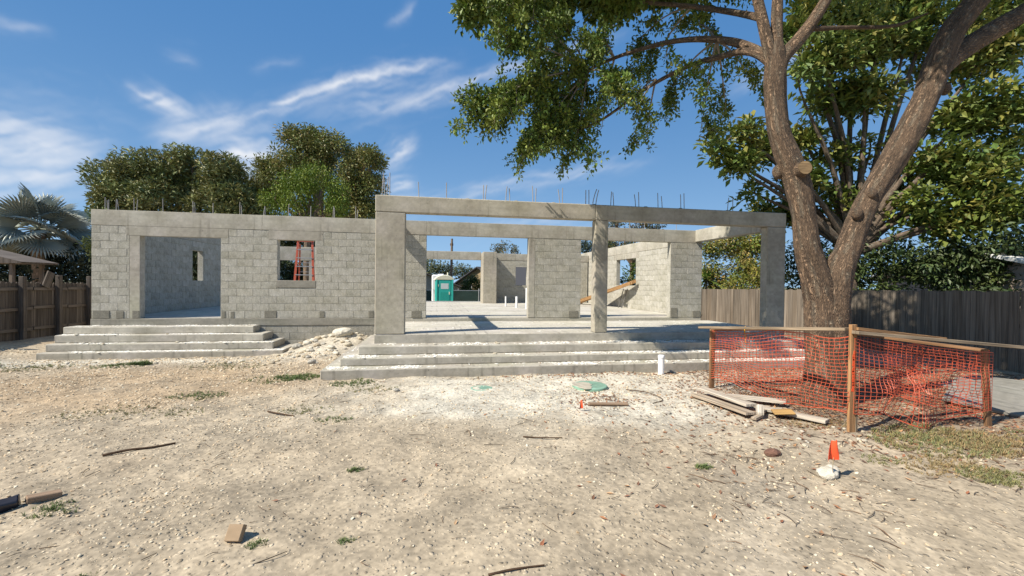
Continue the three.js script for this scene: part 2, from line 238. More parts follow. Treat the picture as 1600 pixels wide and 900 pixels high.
  structure('ground', g, mat(C(1, 1, 1), { map: gm, bumpMap: gb, bumpScale: 0.03, vertexColors: true, roughness: 1 }));
}

// ---------------------------------------------------------------- the unfinished house
const house = thing('unfinished_house', 'unfinished grey concrete block house without a roof, with open porch and two flights of steps', 'house');
const FY = 0.8, PY = 0.7, TOP = 3.6;
let blockCount = 0; const infill = [];
const blockGeo = new Map(); let brand = rng(9);
function blockShape(w, h) { const k = Math.round(w * 100) + '_' + Math.round(h * 100) + '_' + Math.floor(brand() * 3); if (!blockGeo.has(k)) blockGeo.set(k, metreUV(chamfer(w - 0.009, h - 0.009, 0.04, 0.004), brand() * 2.4, brand() * 2.4)); return blockGeo.get(k); }
// lay running-bond block faces on a wall plane. dir 'x': wall along x facing +z at z = face; dir 'z-': along z facing -x at x = face; 'z+': facing +x
function lay(parent, dir, face, a0, a1, y0, courses, holes, mats, asParts, shift = 0) {
  for (let k = 0; k < courses; k++) {
    const yb = y0 + 0.2 * k, cuts = holes.filter(h => h[2] < yb + 0.15 && h[3] > yb + 0.05);
    for (let a = Math.floor(a0 / 0.4) * 0.4 - 0.4 + ((k % 2) ? 0.2 : 0) + shift; a < a1; a += 0.4) {
      let seg = [[Math.max(a, a0), Math.min(a + 0.4, a1)]];
      for (const h of cuts) { const n = []; for (const [p, q] of seg) { if (h[1] <= p || h[0] >= q) n.push([p, q]); else { if (h[0] > p) n.push([p, h[0]]); if (h[1] < q) n.push([h[1], q]); } } seg = n; }
      for (const [p, q] of seg) {
        if (q - p < 0.045) continue;
        const w = q - p, c = (p + q) / 2, y = yb + 0.1, proud = (brand() - 0.5) * 0.005 - 0.02, mt = mats[Math.floor(Math.pow(brand(), 1.3) * mats.length)];
        const place = o => { if (dir === 'x') o.position.set(c, y, face + proud); else if (dir === 'z+') { o.position.set(face + proud, y, c); o.rotation.y = Math.PI / 2; } else { o.position.set(face - proud, y, c); o.rotation.y = -Math.PI / 2; } o.rotation.z = (brand() - 0.5) * 0.006; };
        if (asParts && blockCount < 300) { const o = put('block', blockShape(w, 0.2), mt, parent); place(o); blockCount++; }
        else { const o = new THREE.Object3D(); place(o); o.updateMatrix(); const g = blockShape(w, 0.2).clone(); g.applyMatrix4(o.matrix); const cl = mt.color, n = g.attributes.position.count, ca = new Float32Array(n * 3); for (let i = 0; i < n; i++) { ca[3 * i] = cl.r; ca[3 * i + 1] = cl.g; ca[3 * i + 2] = cl.b; } g.setAttribute('color', new THREE.BufferAttribute(ca, 3)); infill.push(g); }
      }
    }
  }
}
// front wall: mortar core with openings, then block faces, then poured headers, beam and tie columns
const DOOR = [1.094, 3.003, 0.8, 2.97], WIN = [4.413, 5.374, 1.836, 2.951], OP1 = [8.401, 11.421, 0.8, 3.26], OP2 = [13.069, 16.058, 0.8, 3.26];
function core(x0, x1, y0, y1) { return boxR(x0, x1, y0, y1, -0.19, -0.007, 0.004); }
const frontWall = put('front_wall', merge([core(0.006, 1.094, 0.8, 3.2), core(3.003, 4.413, 0.8, 3.2), core(4.413, 5.374, 0.8, 1.836), core(5.374, 8.401, 0.8, 3.2), core(1.094, 3.003, 2.97, 3.2), core(4.413, 5.374, 2.951, 3.2)]), MC.mortar, house);
lay(frontWall, 'x', 0, 0, 8.401, 0.8, 12, [DOOR, WIN, [0.78, 3.19, 2.95, 3.3], [4.19, 5.58, 2.95, 3.3], [0.86, 1.094, 0.8, 3.2], [4.39, 5.40, 1.64, 1.84]], blockMats, true);
const pier = put('wall_pier', core(11.421, 13.069, 0.8, 3.2), MC.mortar, house);
lay(pier, 'x', 0, 11.421, 13.069, 0.8, 12, [[11.421, 11.62, 0.8, 3.2]], blockMats, true, 0.1);
const pierRight = put('wall_pier', core(16.058, 17.165, 0.8, 3.2), MC.mortar, house);
lay(pierRight, 'x', 0, 16.058, 17.17, 0.8, 12, [], blockMats, true, 0.05);
put('tie_column', boxR(0.86, 1.097, 0.8, 2.953, -0.205, 0.001, 0.006), MC.conc, house);
put('tie_column', boxR(11.418, 11.62, 0.8, 3.198, -0.205, 0.003, 0.01), MC.conc, house);
put('door_header', boxR(0.78, 3.19, 2.955, 3.2, -0.205, 0.004, 0.004), MC.conc, house);
put('window_header', boxR(4.19, 5.58, 2.948, 3.2, -0.205, 0.004, 0.004), MC.conc, house);
put('window_sill', boxR(4.39, 5.40, 1.64, 1.838, -0.205, 0.008, 0.01), MC.damp, house);
for (const [a, b] of [[-0.004, 4.02], [4.022, 8.4], [8.402, 12.6], [12.602, 17.17]]) put('tie_beam', boxR(a, b, 3.202, TOP, -0.205, 0.006, 0.006), MC.conc, house);
for (const [a, b, h] of [[0.04, 0.41, 0.2], [0.56, 0.73, 0.19], [0.93, 1.085, 0.2], [3.03, 3.12, 0.19], [3.25, 3.34, 0.18], [4.09, 4.39, 0.2], [5.5, 5.63, 0.19], [6.81, 6.95, 0.19], [8.0, 8.27, 0.2], [12.69, 12.99, 0.2], [16.09, 16.32, 0.3], [16.86, 17.12, 0.2]]) put('grout_patch', boxR(a, b, 0.805, 0.805 + h, -0.05, 0.013, 0.006), MC.patch, house);
// damp course and stem wall below the floor
put('damp_course', boxR(-0.01, 7.6, 0.60, 0.798, -0.3, 0.018, 0.012), MC.damp, house);
put('stem_wall', boxR(0.006, 7.7, -0.3, 0.598, -0.3, -0.006, 0.004), MC.mortar, house);
lay(house, 'x', 0.002, 3.0, 7.6, 0.0, 3, [], stemMats, true, 0.13);
// floor slab, porch slab, steps
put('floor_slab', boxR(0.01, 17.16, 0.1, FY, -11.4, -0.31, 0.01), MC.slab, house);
put('threshold', boxR(1.1, 3.0, 0.6, 0.797, -0.315, -0.003, 0.008), MC.conc, house);
put('threshold', boxR(7.7, 17.165, -0.2, 0.797, -0.312, -0.004, 0.012), MC.conc, house);
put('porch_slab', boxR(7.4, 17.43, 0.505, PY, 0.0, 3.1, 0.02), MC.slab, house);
put('porch_edge', boxR(7.395, 17.436, 0.50, PY - 0.012, 3.085, 3.108, 0.006), MC.concStep, house);
function step(x0, x1, y0, y1, z0, z1) { put('step', boxR(x0, x1, y0, y1, z0, z1, 0.016), MC.concStep, house); }
step(7.14, 17.7, 0.325, 0.503, 0.001, 3.517); step(6.862, 17.98, 0.169, 0.323, 0.002, 3.866); step(6.586, 18.25, -0.25, 0.167, 0.003, 4.203);
step(-0.30, 3.992, 0.454, 0.628, 0.02, 0.438); step(-0.305, 4.315, 0.268, 0.452, 0.021, 0.673); step(-0.31, 4.627, 0.099, 0.266, 0.022, 0.91); step(-0.315, 4.941, -0.25, 0.097, 0.023, 1.145);
// porch columns and beams
const colZ = [2.86, 3.102];
put('column', boxR(7.401, 8.026, PY, 3.33, ...colZ, 0.015), MC.concTan, house);
put('column', boxR(12.347, 12.663, PY, 3.33, ...colZ, 0.015), MC.concTan, house);
put('column', boxR(16.901, 17.425, PY, 3.33, ...colZ, 0.015), MC.concTan, house);
put('porch_beam', boxR(7.397, 12.34, 3.333, 3.69, 2.856, 3.106, 0.015), MC.concTan, house);
put('porch_beam', boxR(12.343, 17.43, 3.333, 3.69, 2.856, 3.106, 0.015), MC.concTan, house);
put('side_beam', boxR(7.40, 7.62, 3.25, 3.61, 0.012, 2.85, 0.012), MC.conc, house);
put('side_beam', boxR(16.905, 17.14, 3.23, 3.61, 0.012, 2.85, 0.012), MC.conc, house);
// left side wall (inner face seen through the doorway), right side wall, rear walls
function sideCore(x0, x1, list) { return merge(list.map(([z0, z1, y0, y1]) => boxR(x0, x1, y0, y1, z0, z1, 0.004))); }
const leftWall = put('side_wall', sideCore(0.006, 0.193, [[-4.22, -0.2, 0.8, 3.2], [-4.92, -4.22, 0.8, 1.76], [-4.92, -4.22, 2.87, 3.2], [-10.4, -4.92, 0.8, 3.2]]), MC.mortar, house);
put('tie_beam', boxR(-0.004, 0.205, 3.202, TOP, -10.4, -0.206, 0.012), MC.conc, house);
lay(leftWall, 'z+', 0.2, -10.4, -0.2, 0.8, 12, [[-4.92, -4.22, 1.76, 2.87]], blockMats, false);
const rightWall = put('side_wall', sideCore(16.977, 17.165, [[-4.3, -0.2, 0.8, 3.2], [-6.3, -4.3, 0.8, 1.76], [-6.3, -4.3, 2.96, 3.2], [-11.4, -6.3, 0.8, 3.2]]), MC.mortar, house);
put('tie_beam', boxR(16.965, 17.174, 3.202, TOP, -11.4, -0.206, 0.012), MC.conc, house);
put('window_header', boxR(16.963, 17.16, 2.958, 3.201, -6.6, -4.0, 0.012), MC.conc, house);
lay(rightWall, 'z-', 16.97, -11.4, -0.2, 0.8, 12, [[-6.3, -4.3, 1.76, 2.96], [-6.6, -4.0, 2.96, 3.3]], blockMats, false, 0.1);
put('rear_beam', boxR(0.21, 7.9, 2.83, 3.5, -10.2, -9.99, 0.012), MC.conc, house);
put('rear_beam', boxR(7.902, 10.98, 3.04, 3.47, -10.2, -10.0, 0.012), MC.conc, house);
put('rear_column', boxR(10.99, 11.68, 0.4, 3.41, -10.2, -8.9, 0.015), MC.concTan, house);
put('rear_column', boxR(2.45, 3.3, 0.4, 2.828, -10.2, -10.0, 0.012), MC.conc, house);
put('rear_column', boxR(5.9, 6.5, 0.4, 2.828, -10.2, -10.0, 0.012), MC.conc, house);
const rearWall = put('rear_wall', merge([[11.69, 12.86, 0.4, 3.05], [12.86, 13.47, 0.4, 1.72], [13.47, 16.9, 0.4, 3.05], [12.86, 13.47, 2.71, 3.05]].map(([a, b, c, d]) => boxR(a, b, c, d, -10.19, -10.007, 0.004))), MC.mortar, house);
lay(rearWall, 'x', -10, 11.69, 16.9, 0.8, 11, [[12.86, 13.47, 1.72, 2.71]], blockMats, false);
put('rear_beam', boxR(11.69, 16.95, 3.052, 3.41, -10.205, -9.992, 0.012), MC.conc, house);
{ const o = put('block_infill', merge(infill), blockVC, house); o.userData.kind = 'stuff'; }
// reinforcing bars standing out of the beams
{
  const r = rng(31), bars = [];
  const add = (x, y, z, h, lean, leanZ) => { put('rebar', tube([[x, y - 0.05, z, 0.0095], [x + lean * 0.4, y + h * 0.5, z + leanZ * 0.5, 0.0095], [x + lean, y + h, z + leanZ, 0.0095]], 6, 0.2), MC.rebar, house); };
  for (const x of [0.25, 0.33, 0.5, 0.91, 1.58, 2.29, 2.77, 3.43, 4.02, 4.65, 5.23, 5.82, 6.42]) { add(x, TOP, -0.09, 0.26 + 0.1 * r(), (r() - 0.5) * 0.05, (r() - 0.5) * 0.1); if (r() < 0.5) add(x + 0.03, TOP, -0.13, 0.22 + 0.1 * r(), (r() - 0.5) * 0.08, 0); }
  for (const x of [7.52, 7.58, 7.62, 7.68]) add(x, 3.69, 2.98, 0.4 + 0.12 * r(), (r() - 0.5) * 0.08, (r() - 0.5) * 0.06);
  for (const x of [8.3, 8.9, 9.72, 9.76, 10.23, 10.33, 10.87, 10.93, 11.51, 11.57, 12.14, 12.22, 12.3, 12.38, 12.76, 12.84, 13.4, 13.48, 13.98, 14.09, 14.58, 14.67, 15.85, 16.0]) add(x, 3.69, 2.98, 0.3 + 0.1 * r(), (r() - 0.5) * 0.1 + (x > 12.25 && x < 12.4 ? 0.1 : 0), (r() - 0.5) * 0.06);
  for (const x of [14.7, 16.3, 15.2]) add(x, TOP, -0.1, 0.28, 0, 0);
  for (let x = 9; x < 16; x += 1.1) put('grout_lump', new THREE.IcosahedronGeometry(0.05, 1).scale(1.2, 0.5, 0.9).translate(x + r() * 0.5, 3.70, 2.98), MC.damp, house);
}
// stub pipes in the slab, clean-out pipe in the yard
for (const [x, z, h, rad] of [[11.7, -6.03, 0.45, 0.035], [12.01, -5.07, 0.48, 0.05], [12.25, -4.2, 0.85, 0.038]]) {
  const o = solo('stub_pipe', tube([[x, 0.79, z, rad], [x, 0.8 + h * 0.5, z, rad], [x, 0.8 + h, z, rad]], 16, 0.2), MC.pvc, h > 0.8 ? 'tall thin white plastic stub pipe rising from the floor slab beside the opening' : rad > 0.04 ? 'short thick white plastic stub pipe, middle one of three in the floor slab' : 'short thin white plastic stub pipe in the floor slab next to the rear column', 'pipe', 'stub pipes in the floor slab');
}
{
  const o = thing('cleanout_pipe', 'white plastic clean-out pipe with cap standing in the gravel before the porch steps', 'pipe', null, [13.34, ground(13.34, 4.38), 4.38]);
  put('pipe', new THREE.CylinderGeometry(0.062, 0.062, 0.40, 24).translate(0, 0.17, 0), MC.pvc, o);
  put('cap', new THREE.LatheGeometry([[0.001, 0.03], [0.05, 0.03], [0.068, 0.018], [0.07, -0.03], [0.063, -0.03]].map(p => new THREE.Vector2(...p)), 24).translate(0, 0.375, 0), MC.pvc, o);
}

// ---------------------------------------------------------------- things inside the house
{
  const red = mat(C(0.50, 0.10, 0.05), { roughness: 0.5 }), al = mat(C(0.45, 0.45, 0.46), { roughness: 0.45, metalness: 0.6 });
  const o = thing('step_ladder', 'orange fibreglass step ladder standing open in the room behind the front window', 'ladder', null, [3.85, FY, -4.5], 0.12);
  const L = 2.5, f = (s, t) => [s * mix(0.36, 0.24, t), L * t, 0.45 - 0.38 * t], b = (s, t) => [s * mix(0.32, 0.2, t), L * 0.96 * t, -0.45 + 0.38 * t];
  for (const s of [-1, 1]) { put('front_rail', bar(f(s, 0), f(s, 1), 0.075, 0.035), red, o); put('rear_rail', bar(b(s, 0), b(s, 1), 0.05, 0.03), red, o); }
  for (let k = 1; k <= 7; k++) { const p = f(-1, k / 8), q = f(1, k / 8); put('tread', bar(p, q, 0.08, 0.03), al, o); }
  for (let k = 1; k <= 5; k++) put('rear_brace', bar(b(-1, k / 7), b(1, k / 7), 0.025, 0.02), al, o);
  put('top_cap', metreUV(chamfer(0.56, 0.06, 0.2, 0.015)).translate(0, L + 0.02, 0.03), red, o);
}
const lumberM = [[0.56, 0.33, 0.14], [0.50, 0.29, 0.12], [0.60, 0.38, 0.18]].map((c, i) => mat(C(...c), { map: shifted(woodMap, i * 0.3, i * 0.17), bumpMap: woodBump, bumpScale: 0.003 }));
{
  const r = rng(8);
  for (let i = 0; i < 4; i++) { const dz = i * 0.05, dx = -i * 0.055; solo('lumber_plank', bar([16.80 + dx, 1.98 - i * 0.03, -3.95 - dz], [16.2 - i * 0.16, 0.84 + i * 0.03, -9.3 + i * 0.35], 0.04, 0.14), lumberM[i % 3], 'raw yellow lumber plank leaning from the window sill of the side wall to the floor', 'plank', 'leaning lumber planks'); }
  for (let i = 0; i < 6; i++) solo('lumber_plank', bar([13.9 + r() * 0.2, 0.83 + 0.045 * (i >> 1), -9.0 + 0.22 * (i % 2)], [16.0 + r() * 0.3, 0.83 + 0.045 * (i >> 1), -9.1 + 0.22 * (i % 2)], 0.19, 0.04), lumberM[(i + 1) % 3], 'raw yellow lumber plank lying in the low stack on the floor slab', 'plank', 'stacked lumber planks');
  const st = mat(C(0.20, 0.19, 0.18), { roughness: 0.5, metalness: 0.5 }), o = thing('scaffold_frame', 'small grey metal frame with two cross plates leaning against the bright side wall', 'frame', null, [16.80, FY, -5.15]);
  for (const z of [-0.19, 0.19]) put('upright', bar([-0.14, 0, z], [0.12, 0.85, z], 0.03, 0.03), st, o);
  put('cross_plate', bar([-0.04, 0.34, -0.17], [-0.04, 0.34, 0.17], 0.13, 0.012), st, o); put('cross_plate', bar([0.10, 0.8, -0.17], [0.10, 0.8, 0.17], 0.13, 0.012), st, o);
}

// ---------------------------------------------------------------- fences
const greyBoards = [[0.30, 0.26, 0.215], [0.345, 0.30, 0.25], [0.26, 0.225, 0.185], [0.38, 0.33, 0.275], [0.32, 0.27, 0.215]].map((c, i) => mat(C(...c), { map: shifted(woodMap, i * 0.21, i * 0.37), bumpMap: shifted(woodBump, i * 0.21, i * 0.37), bumpScale: 0.006 }));
function boardGeo(w, h, d, notch, seed) { const r = rng(seed), s = new THREE.Shape(), e = () => (r() - 0.5) * 0.012; s.moveTo(-w / 2, 0); s.lineTo(w / 2, 0); s.lineTo(w / 2 + e() * 0.3, h - notch + e()); if (notch > 0.01) s.lineTo(w / 2 - notch, h + e()); s.lineTo(-w / 2 + notch, h + e()); if (notch > 0.01) s.lineTo(-w / 2, h - notch + e()); return metreUV(new THREE.ExtrudeGeometry(s, { depth: d, bevelEnabled: true, bevelThickness: 0.002, bevelSize: 0.002, bevelSegments: 1 }).translate(0, 0, -d / 2), r(), r()); }
{
  const a = V3(20.95, 0, -11), b = V3(21.6, 0, 7.6), d = b.clone().sub(a), L = d.length(); d.normalize(); const ang = Math.atan2(-d.z, d.x), r = rng(14);
  const o = thing('board_fence', 'weathered grey vertical board fence running behind the big tree and past the porch', 'fence', null, [a.x, 0, a.z], ang);
  const gs = [0, 1, 2, 3, 4].map(i => boardGeo(0.168, 1, 0.019, 0, 60 + i));
  for (let s = 0.09; s < L; s += 0.176) { const m = put('board', gs[Math.floor(r() * 5)], greyBoards[Math.floor(r() * 5)], o); m.position.set(s, -0.05, (r() - 0.5) * 0.014); m.scale.y = mix(1.66, 1.86, s / L) + (r() - 0.5) * 0.03; m.rotation.z = (r() - 0.5) * 0.012; m.rotation.y = Math.PI + (r() - 0.5) * 0.05; }
  for (const y of [0.35, 1.0, 1.5]) put('rail', bar([0, y, -0.035], [L, y, -0.035], 0.04, 0.09), greyBoards[2], o);
  for (let s = 0.1; s < L; s += 2.4) put('post', boxR(s - 0.045, s + 0.045, -0.2, 1.6, -0.15, -0.06, 0.006), greyBoards[2], o);
}
{
  const dark = [[0.19, 0.162, 0.14], [0.22, 0.19, 0.165], [0.17, 0.145, 0.125], [0.25, 0.215, 0.185]].map((c, i) => mat(C(...c), { map: shifted(woodMap, i * 0.27, i * 0.31), bumpMap: woodBump, bumpScale: 0.006 })), r = rng(21);
  const o = thing('plank_fence', 'dark weathered wooden fence with posts and rails on the side towards the steps', 'fence', null, [-2.9, 0, 1.5], Math.PI / 2);
  const gs = [0, 1, 2].map(i => boardGeo(0.14, 1, 0.019, 0.025, 80 + i)), L = 9.5;
  for (let s = 0.07; s < L; s += 0.147) { const m = put('board', gs[Math.floor(r() * 3)], dark[Math.floor(r() * 4)], o); const x = s, wz = 1.5 - s, gy = ground(-2.9, wz); m.position.set(x, gy - 0.06, -0.03 + (r() - 0.5) * 0.01); m.scale.y = 1.72 - gy * 0.5 + (r() - 0.5) * 0.05; m.rotation.z = (r() - 0.5) * 0.015; }
  for (const y of [0.35, 0.95, 1.5]) for (let s = 0.02; s < L - 1; s += 1.18) put('rail', bar([s, y + (r() - 0.5) * 0.04, 0.015], [s + 1.15, y + (r() - 0.5) * 0.04, 0.015], 0.04, 0.09), dark[3], o);
  for (let s = 0.78; s < L; s += 1.178) put('post', boxR(s - 0.06, s + 0.06, -0.2, 1.88 + (r() - 0.5) * 0.08, 0.04, 0.16, 0.01), dark[1], o);
  solo('loose_board', bar([-2.86, 1.55, -2.42], [-2.86, 2.0, -2.62], 0.04, 0.24), dark[3], 'broken board end sticking up crooked above the dark fence', 'board');
}

// ---------------------------------------------------------------- foliage helpers
function leafClump(n, R, L, W, seed, droop = 0.2) {       // n folded leaves round a point
  const r = rng(seed), pos = [];
  for (let i = 0; i < n; i++) {
    const a = r() * 6.283, c = r() * 2 - 1, s = Math.sqrt(1 - c * c), d = V3(s * Math.cos(a), c * 0.8 + 0.15, s * Math.sin(a)).normalize(), p = d.clone().multiplyScalar(R * Math.cbrt(r()));
    const dir = d.clone().add(V3(r() - 0.5, r() - 0.5 - droop, r() - 0.5)).normalize(), sd = dir.clone().cross(V3(r() - 0.5, 1, r() - 0.5)).normalize(), up = sd.clone().cross(dir), l = L * (0.7 + 0.6 * r()), w = W * (0.7 + 0.6 * r()) / 2;
    const m = p.clone().addScaledVector(dir, l * 0.5), A = p, T = p.clone().addScaledVector(dir, l).addScaledVector(up, -l * 0.12), Lf = m.clone().addScaledVector(sd, w).addScaledVector(up, w * 0.35), Rt = m.clone().addScaledVector(sd, -w).addScaledVector(up, w * 0.35);
    for (const q of [A, Rt, T, A, T, Lf]) pos.push(q.x, q.y, q.z);
  }
  const g = new THREE.BufferGeometry(); g.setAttribute('position', new THREE.Float32BufferAttribute(pos, 3)); g.computeVertexNormals(); return g;
}
const leafMat = new THREE.MeshPhysicalMaterial({ color: 0xffffff, roughness: 0.55, side: THREE.DoubleSide, transmission: 0.22, thickness: 0, specularIntensity: 0.5 });
const leafFar = new THREE.MeshPhysicalMaterial({ color: 0xffffff, roughness: 0.5, side: THREE.DoubleSide, transmission: 0.2, thickness: 0, specularIntensity: 0.6 });
function scatter(name, geo, m, items, parent) {           // items: [x,y,z,scale,[r,g,b]]
  const r = rng(items.length + 3), im = new THREE.InstancedMesh(geo, m, items.length), o = new THREE.Object3D(), c = new THREE.Color();
  items.forEach(([x, y, z, s, col, flat], i) => { o.position.set(x, y, z); if (flat) o.rotation.set(flat[0], flat[1], flat[2]); else o.rotation.set((r() - 0.5) * 1.2, r() * 6.283, (r() - 0.5) * 1.2); if (Array.isArray(s)) o.scale.set(...s); else o.scale.setScalar(s); o.updateMatrix(); im.setMatrixAt(i, o.matrix); im.setColorAt(i, c.setRGB(...col)); });
  im.name = name; im.castShadow = im.receiveShadow = true; im.userData.kind = 'stuff'; (parent || scene).add(im); return im;
}
// points through a set of ellipsoid lobes, more on the outside, with gaps
function lobePoints(lobes, per, seed, squash = 0.85, gap = 0.42, gs = 0.9) {
  const r = rng(seed), out = [];
  lobes.forEach(([x, y, z, R], li) => { const n = Math.round(per * R * R); for (let i = 0; i < n; i++) { const a = r() * 6.283, c = r() * 2 - 1, s = Math.sqrt(1 - c * c), q = Math.pow(r(), 0.38) * (0.82 + 0.36 * vn(a * 1.3 + li * 7, c * 3 + li)), px = x + R * q * s * Math.cos(a), py = y + R * q * c * squash, pz = z + R * q * s * Math.sin(a); if (fbm(px * gs + 31, py * gs + pz * gs * 0.6 + 17, 3) < gap * (0.6 + 0.6 * r())) continue; out.push([px, py, pz, li]); } });
  return out;
}
const vary = (c, r, a = 0.35) => { const k = 1 - a / 2 + a * r(), w = (r() - 0.5) * a * 0.5; return [c[0] * k * (1 + w), c[1] * k, c[2] * k * (1 - w)]; };
const bark = mat(C(0.47, 0.365, 0.275), { map: barkMap, bumpMap: barkBump, bumpScale: 0.035 }), barkFar = mat(C(0.46, 0.375, 0.30), { map: barkMap });
function lobeTree(name, label, base, lobes, o) {
  const t = thing(name, label, o.category || 'tree', o.group, base), r = rng(o.seed), rel = lobes.map(l => [l[0] - base[0], l[1] - base[1], l[2] - base[2], l[3]]);
  const cy = Math.min(...rel.map(l => l[1])), cx = rel.reduce((s, l) => s + l[0], 0) / rel.length, cz = rel.reduce((s, l) => s + l[2], 0) / rel.length, tr = o.trunk || 0.25, fork = [cx * 0.35, Math.max(0.3, cy * 0.75), cz * 0.35];
  const wood = [tube([[0, -0.15, 0, tr * 1.3], [fork[0] * 0.4, fork[1] * 0.4, fork[2] * 0.4, tr], [...fork, tr * 0.8]], 10, 0.4, 0.12)];
  if (!o.bush) rel.forEach((l, i) => wood.push(tube([[...fork, tr * 0.55], [mix(fork[0], l[0], 0.45) + (r() - 0.5) * 0.4, mix(fork[1], l[1], 0.55), mix(fork[2], l[2], 0.45) + (r() - 0.5) * 0.4, tr * 0.35], [l[0], l[1], l[2], tr * 0.14], [l[0] + (r() - 0.5) * l[3], l[1] + l[3] * 0.6, l[2] + (r() - 0.5) * l[3], 0.02]], 6, 0.6)));
  put('trunk', merge(wood), o.bark || barkFar, t);
  const geo = leafClump(o.n || 12, o.R, o.L, o.W, o.seed + 1), pts = lobePoints(rel, o.per, o.seed + 2, o.squash ?? 0.85, o.gap ?? 0.42, o.gs ?? 0.9);
  scatter('crown', geo, o.mat || leafFar, pts.map(([x, y, z, li]) => [x, y, z, 0.7 + 0.6 * r(), vary(Array.isArray(o.color[0]) ? o.color[Math.floor(r() * o.color.length)] : o.color, r, o.var ?? 0.5)]), t);
  return t;
}

// ---------------------------------------------------------------- the big forked tree in the yard
{
  const o = thing('forked_tree', 'big tree with a forked brown trunk inside the orange netting', 'tree', null, [14.62, 0, 6.94]);
  const rel = L => L.map(([x, y, z, r]) => [x - 14.62, y, z - 6.94, r]);
  const tl = rel([[14.66, -0.25, 6.94, 0.416], [14.66, 0.0, 6.94, 0.352], [14.66, 0.4, 6.94, 0.28], [14.64, 0.82, 6.93, 0.24], [14.60, 1.21, 6.92, 0.22], [14.58, 1.66, 6.90, 0.215], [14.46, 2.1, 6.88, 0.195], [14.36, 2.45, 6.87, 0.174], [14.30, 2.9, 6.86, 0.166], [14.20, 3.4, 6.84, 0.18], [14.09, 3.74, 6.81, 0.178], [13.92, 4.19, 6.78, 0.16], [13.86, 4.68, 6.75, 0.15], [13.85, 5.08, 6.74, 0.15], [13.86, 5.4, 6.74, 0.132], [13.87, 5.75, 6.74, 0.072]]);
  const tr = rel([[14.72, -0.25, 6.94, 0.4], [14.70, 0.0, 6.94, 0.339], [14.68, 0.4, 6.94, 0.277], [14.70, 0.82, 6.94, 0.246], [14.73, 1.21, 6.95, 0.231], [14.74, 1.66, 6.96, 0.225], [14.83, 2.1, 6.97, 0.205], [14.98, 2.42, 6.98, 0.173], [15.14, 2.85, 7.0, 0.164], [15.33, 3.25, 7.02, 0.166], [15.56, 3.65, 7.06, 0.169], [15.82, 4.09, 7.09, 0.176], [16.03, 4.49, 7.12, 0.183], [16.2, 4.88, 7.15, 0.187], [16.35, 5.33, 7.18, 0.187], [16.55, 5.78, 7.2, 0.181], [16.88, 6.22, 7.24, 0.163], [17.27, 6.7, 7.3, 0.142], [17.7, 7.4, 7.36, 0.115], [18.2, 8.3, 7.4, 0.069]]);
  put('trunk', merge([tube(tl, 40, 0.05, 0.2), tube(tr, 44, 0.05, 0.2)]), bark, o);
  const limbs = [[[16.3, 5.15, 7.15, 0.148], [16.72, 5.5, 7.12, 0.152], [17.25, 5.85, 7.18, 0.148], [17.85, 6.22, 7.28, 0.135], [18.45, 6.63, 7.38, 0.123], [19.6, 7.6, 7.2, 0.066]], [[13.84, 5.0, 6.75, 0.098], [13.82, 5.18, 6.74, 0.094], [13.69, 5.78, 6.71, 0.081], [13.58, 6.27, 6.68, 0.073], [13.43, 6.86, 6.65, 0.061], [13.1, 7.9, 6.5, 0.033]], [[13.88, 5.3, 6.75, 0.098], [13.87, 5.98, 6.74, 0.082], [13.89, 6.57, 6.74, 0.069], [13.97, 7.37, 6.74, 0.049], [13.9, 8.6, 6.6, 0.025]], [[13.9, 5.2, 6.75, 0.123], [13.98, 5.4, 6.76, 0.111], [14.18, 5.63, 6.8, 0.098], [14.47, 6.03, 6.84, 0.085], [14.71, 6.43, 6.88, 0.073], [15.1, 6.98, 6.94, 0.049], [15.6, 8.2, 7, 0.025]], [[14.34, 5.83, 6.82, 0.041], [14.91, 5.86, 6.92, 0.029], [15.69, 5.9, 7.06, 0.025], [16.18, 6.1, 7.14, 0.012]],
    [[13.86, 5.2, 6.74, 0.098], [13.78, 5.38, 6.68, 0.082], [13.64, 5.75, 6.35, 0.07], [13.43, 6.08, 5.9, 0.057], [12.94, 6.32, 5.3, 0.045], [12.06, 6.22, 4.74, 0.033], [11.14, 5.81, 4.39, 0.016]], [[13.84, 5.15, 6.72, 0.082], [13.78, 5.35, 6.68, 0.07], [13.6, 5.60, 6.45, 0.057], [13.4, 5.72, 6.01, 0.049], [13.15, 5.80, 5.46, 0.041], [12.64, 5.6, 4.97, 0.033], [11.8, 5.02, 4.62, 0.025], [11.0, 4.7, 4.48, 0.012]], [[13.7, 6.0, 6.68, 0.061], [13.62, 6.42, 6.13, 0.049], [13.34, 7.04, 5.26, 0.041], [12.42, 7.54, 4.49, 0.029], [11.26, 8.06, 3.88, 0.016]]];
  for (const l of limbs) put('limb', tube(rel(l), 14, 0.08, 0.08), bark, o);
  // pruned stub with a pale cut face, and knots
  const stub = put('cut_stub', tube([[14.13 - 14.62, 3.58, -0.10, 0.13], [14.11 - 14.62, 3.59, 0.04, 0.115], [14.09 - 14.62, 3.60, 0.15, 0.105]], 18, 0.03, 0.05, false), bark, o);
  put('cut_face', new THREE.CylinderGeometry(0.1, 0.1, 0.01, 20).rotateX(Math.PI / 2).rotateY(-0.2).rotateX(-0.08).translate(14.088 - 14.62, 3.601, 0.151), mat(C(0.40, 0.28, 0.15), { map: woodMap }), stub);
  for (const [x, y, z, R] of [[14.98, 2.95, 7.12, 0.085], [15.2, 3.25, 7.16, 0.07], [16.42, 4.92, 7.22, 0.09], [13.97, 3.62, 6.72, 0.10]]) put('knot', new THREE.IcosahedronGeometry(R, 2).scale(1, 1.2, 0.8).translate(x - 14.62, y, z - 6.94), bark, o);
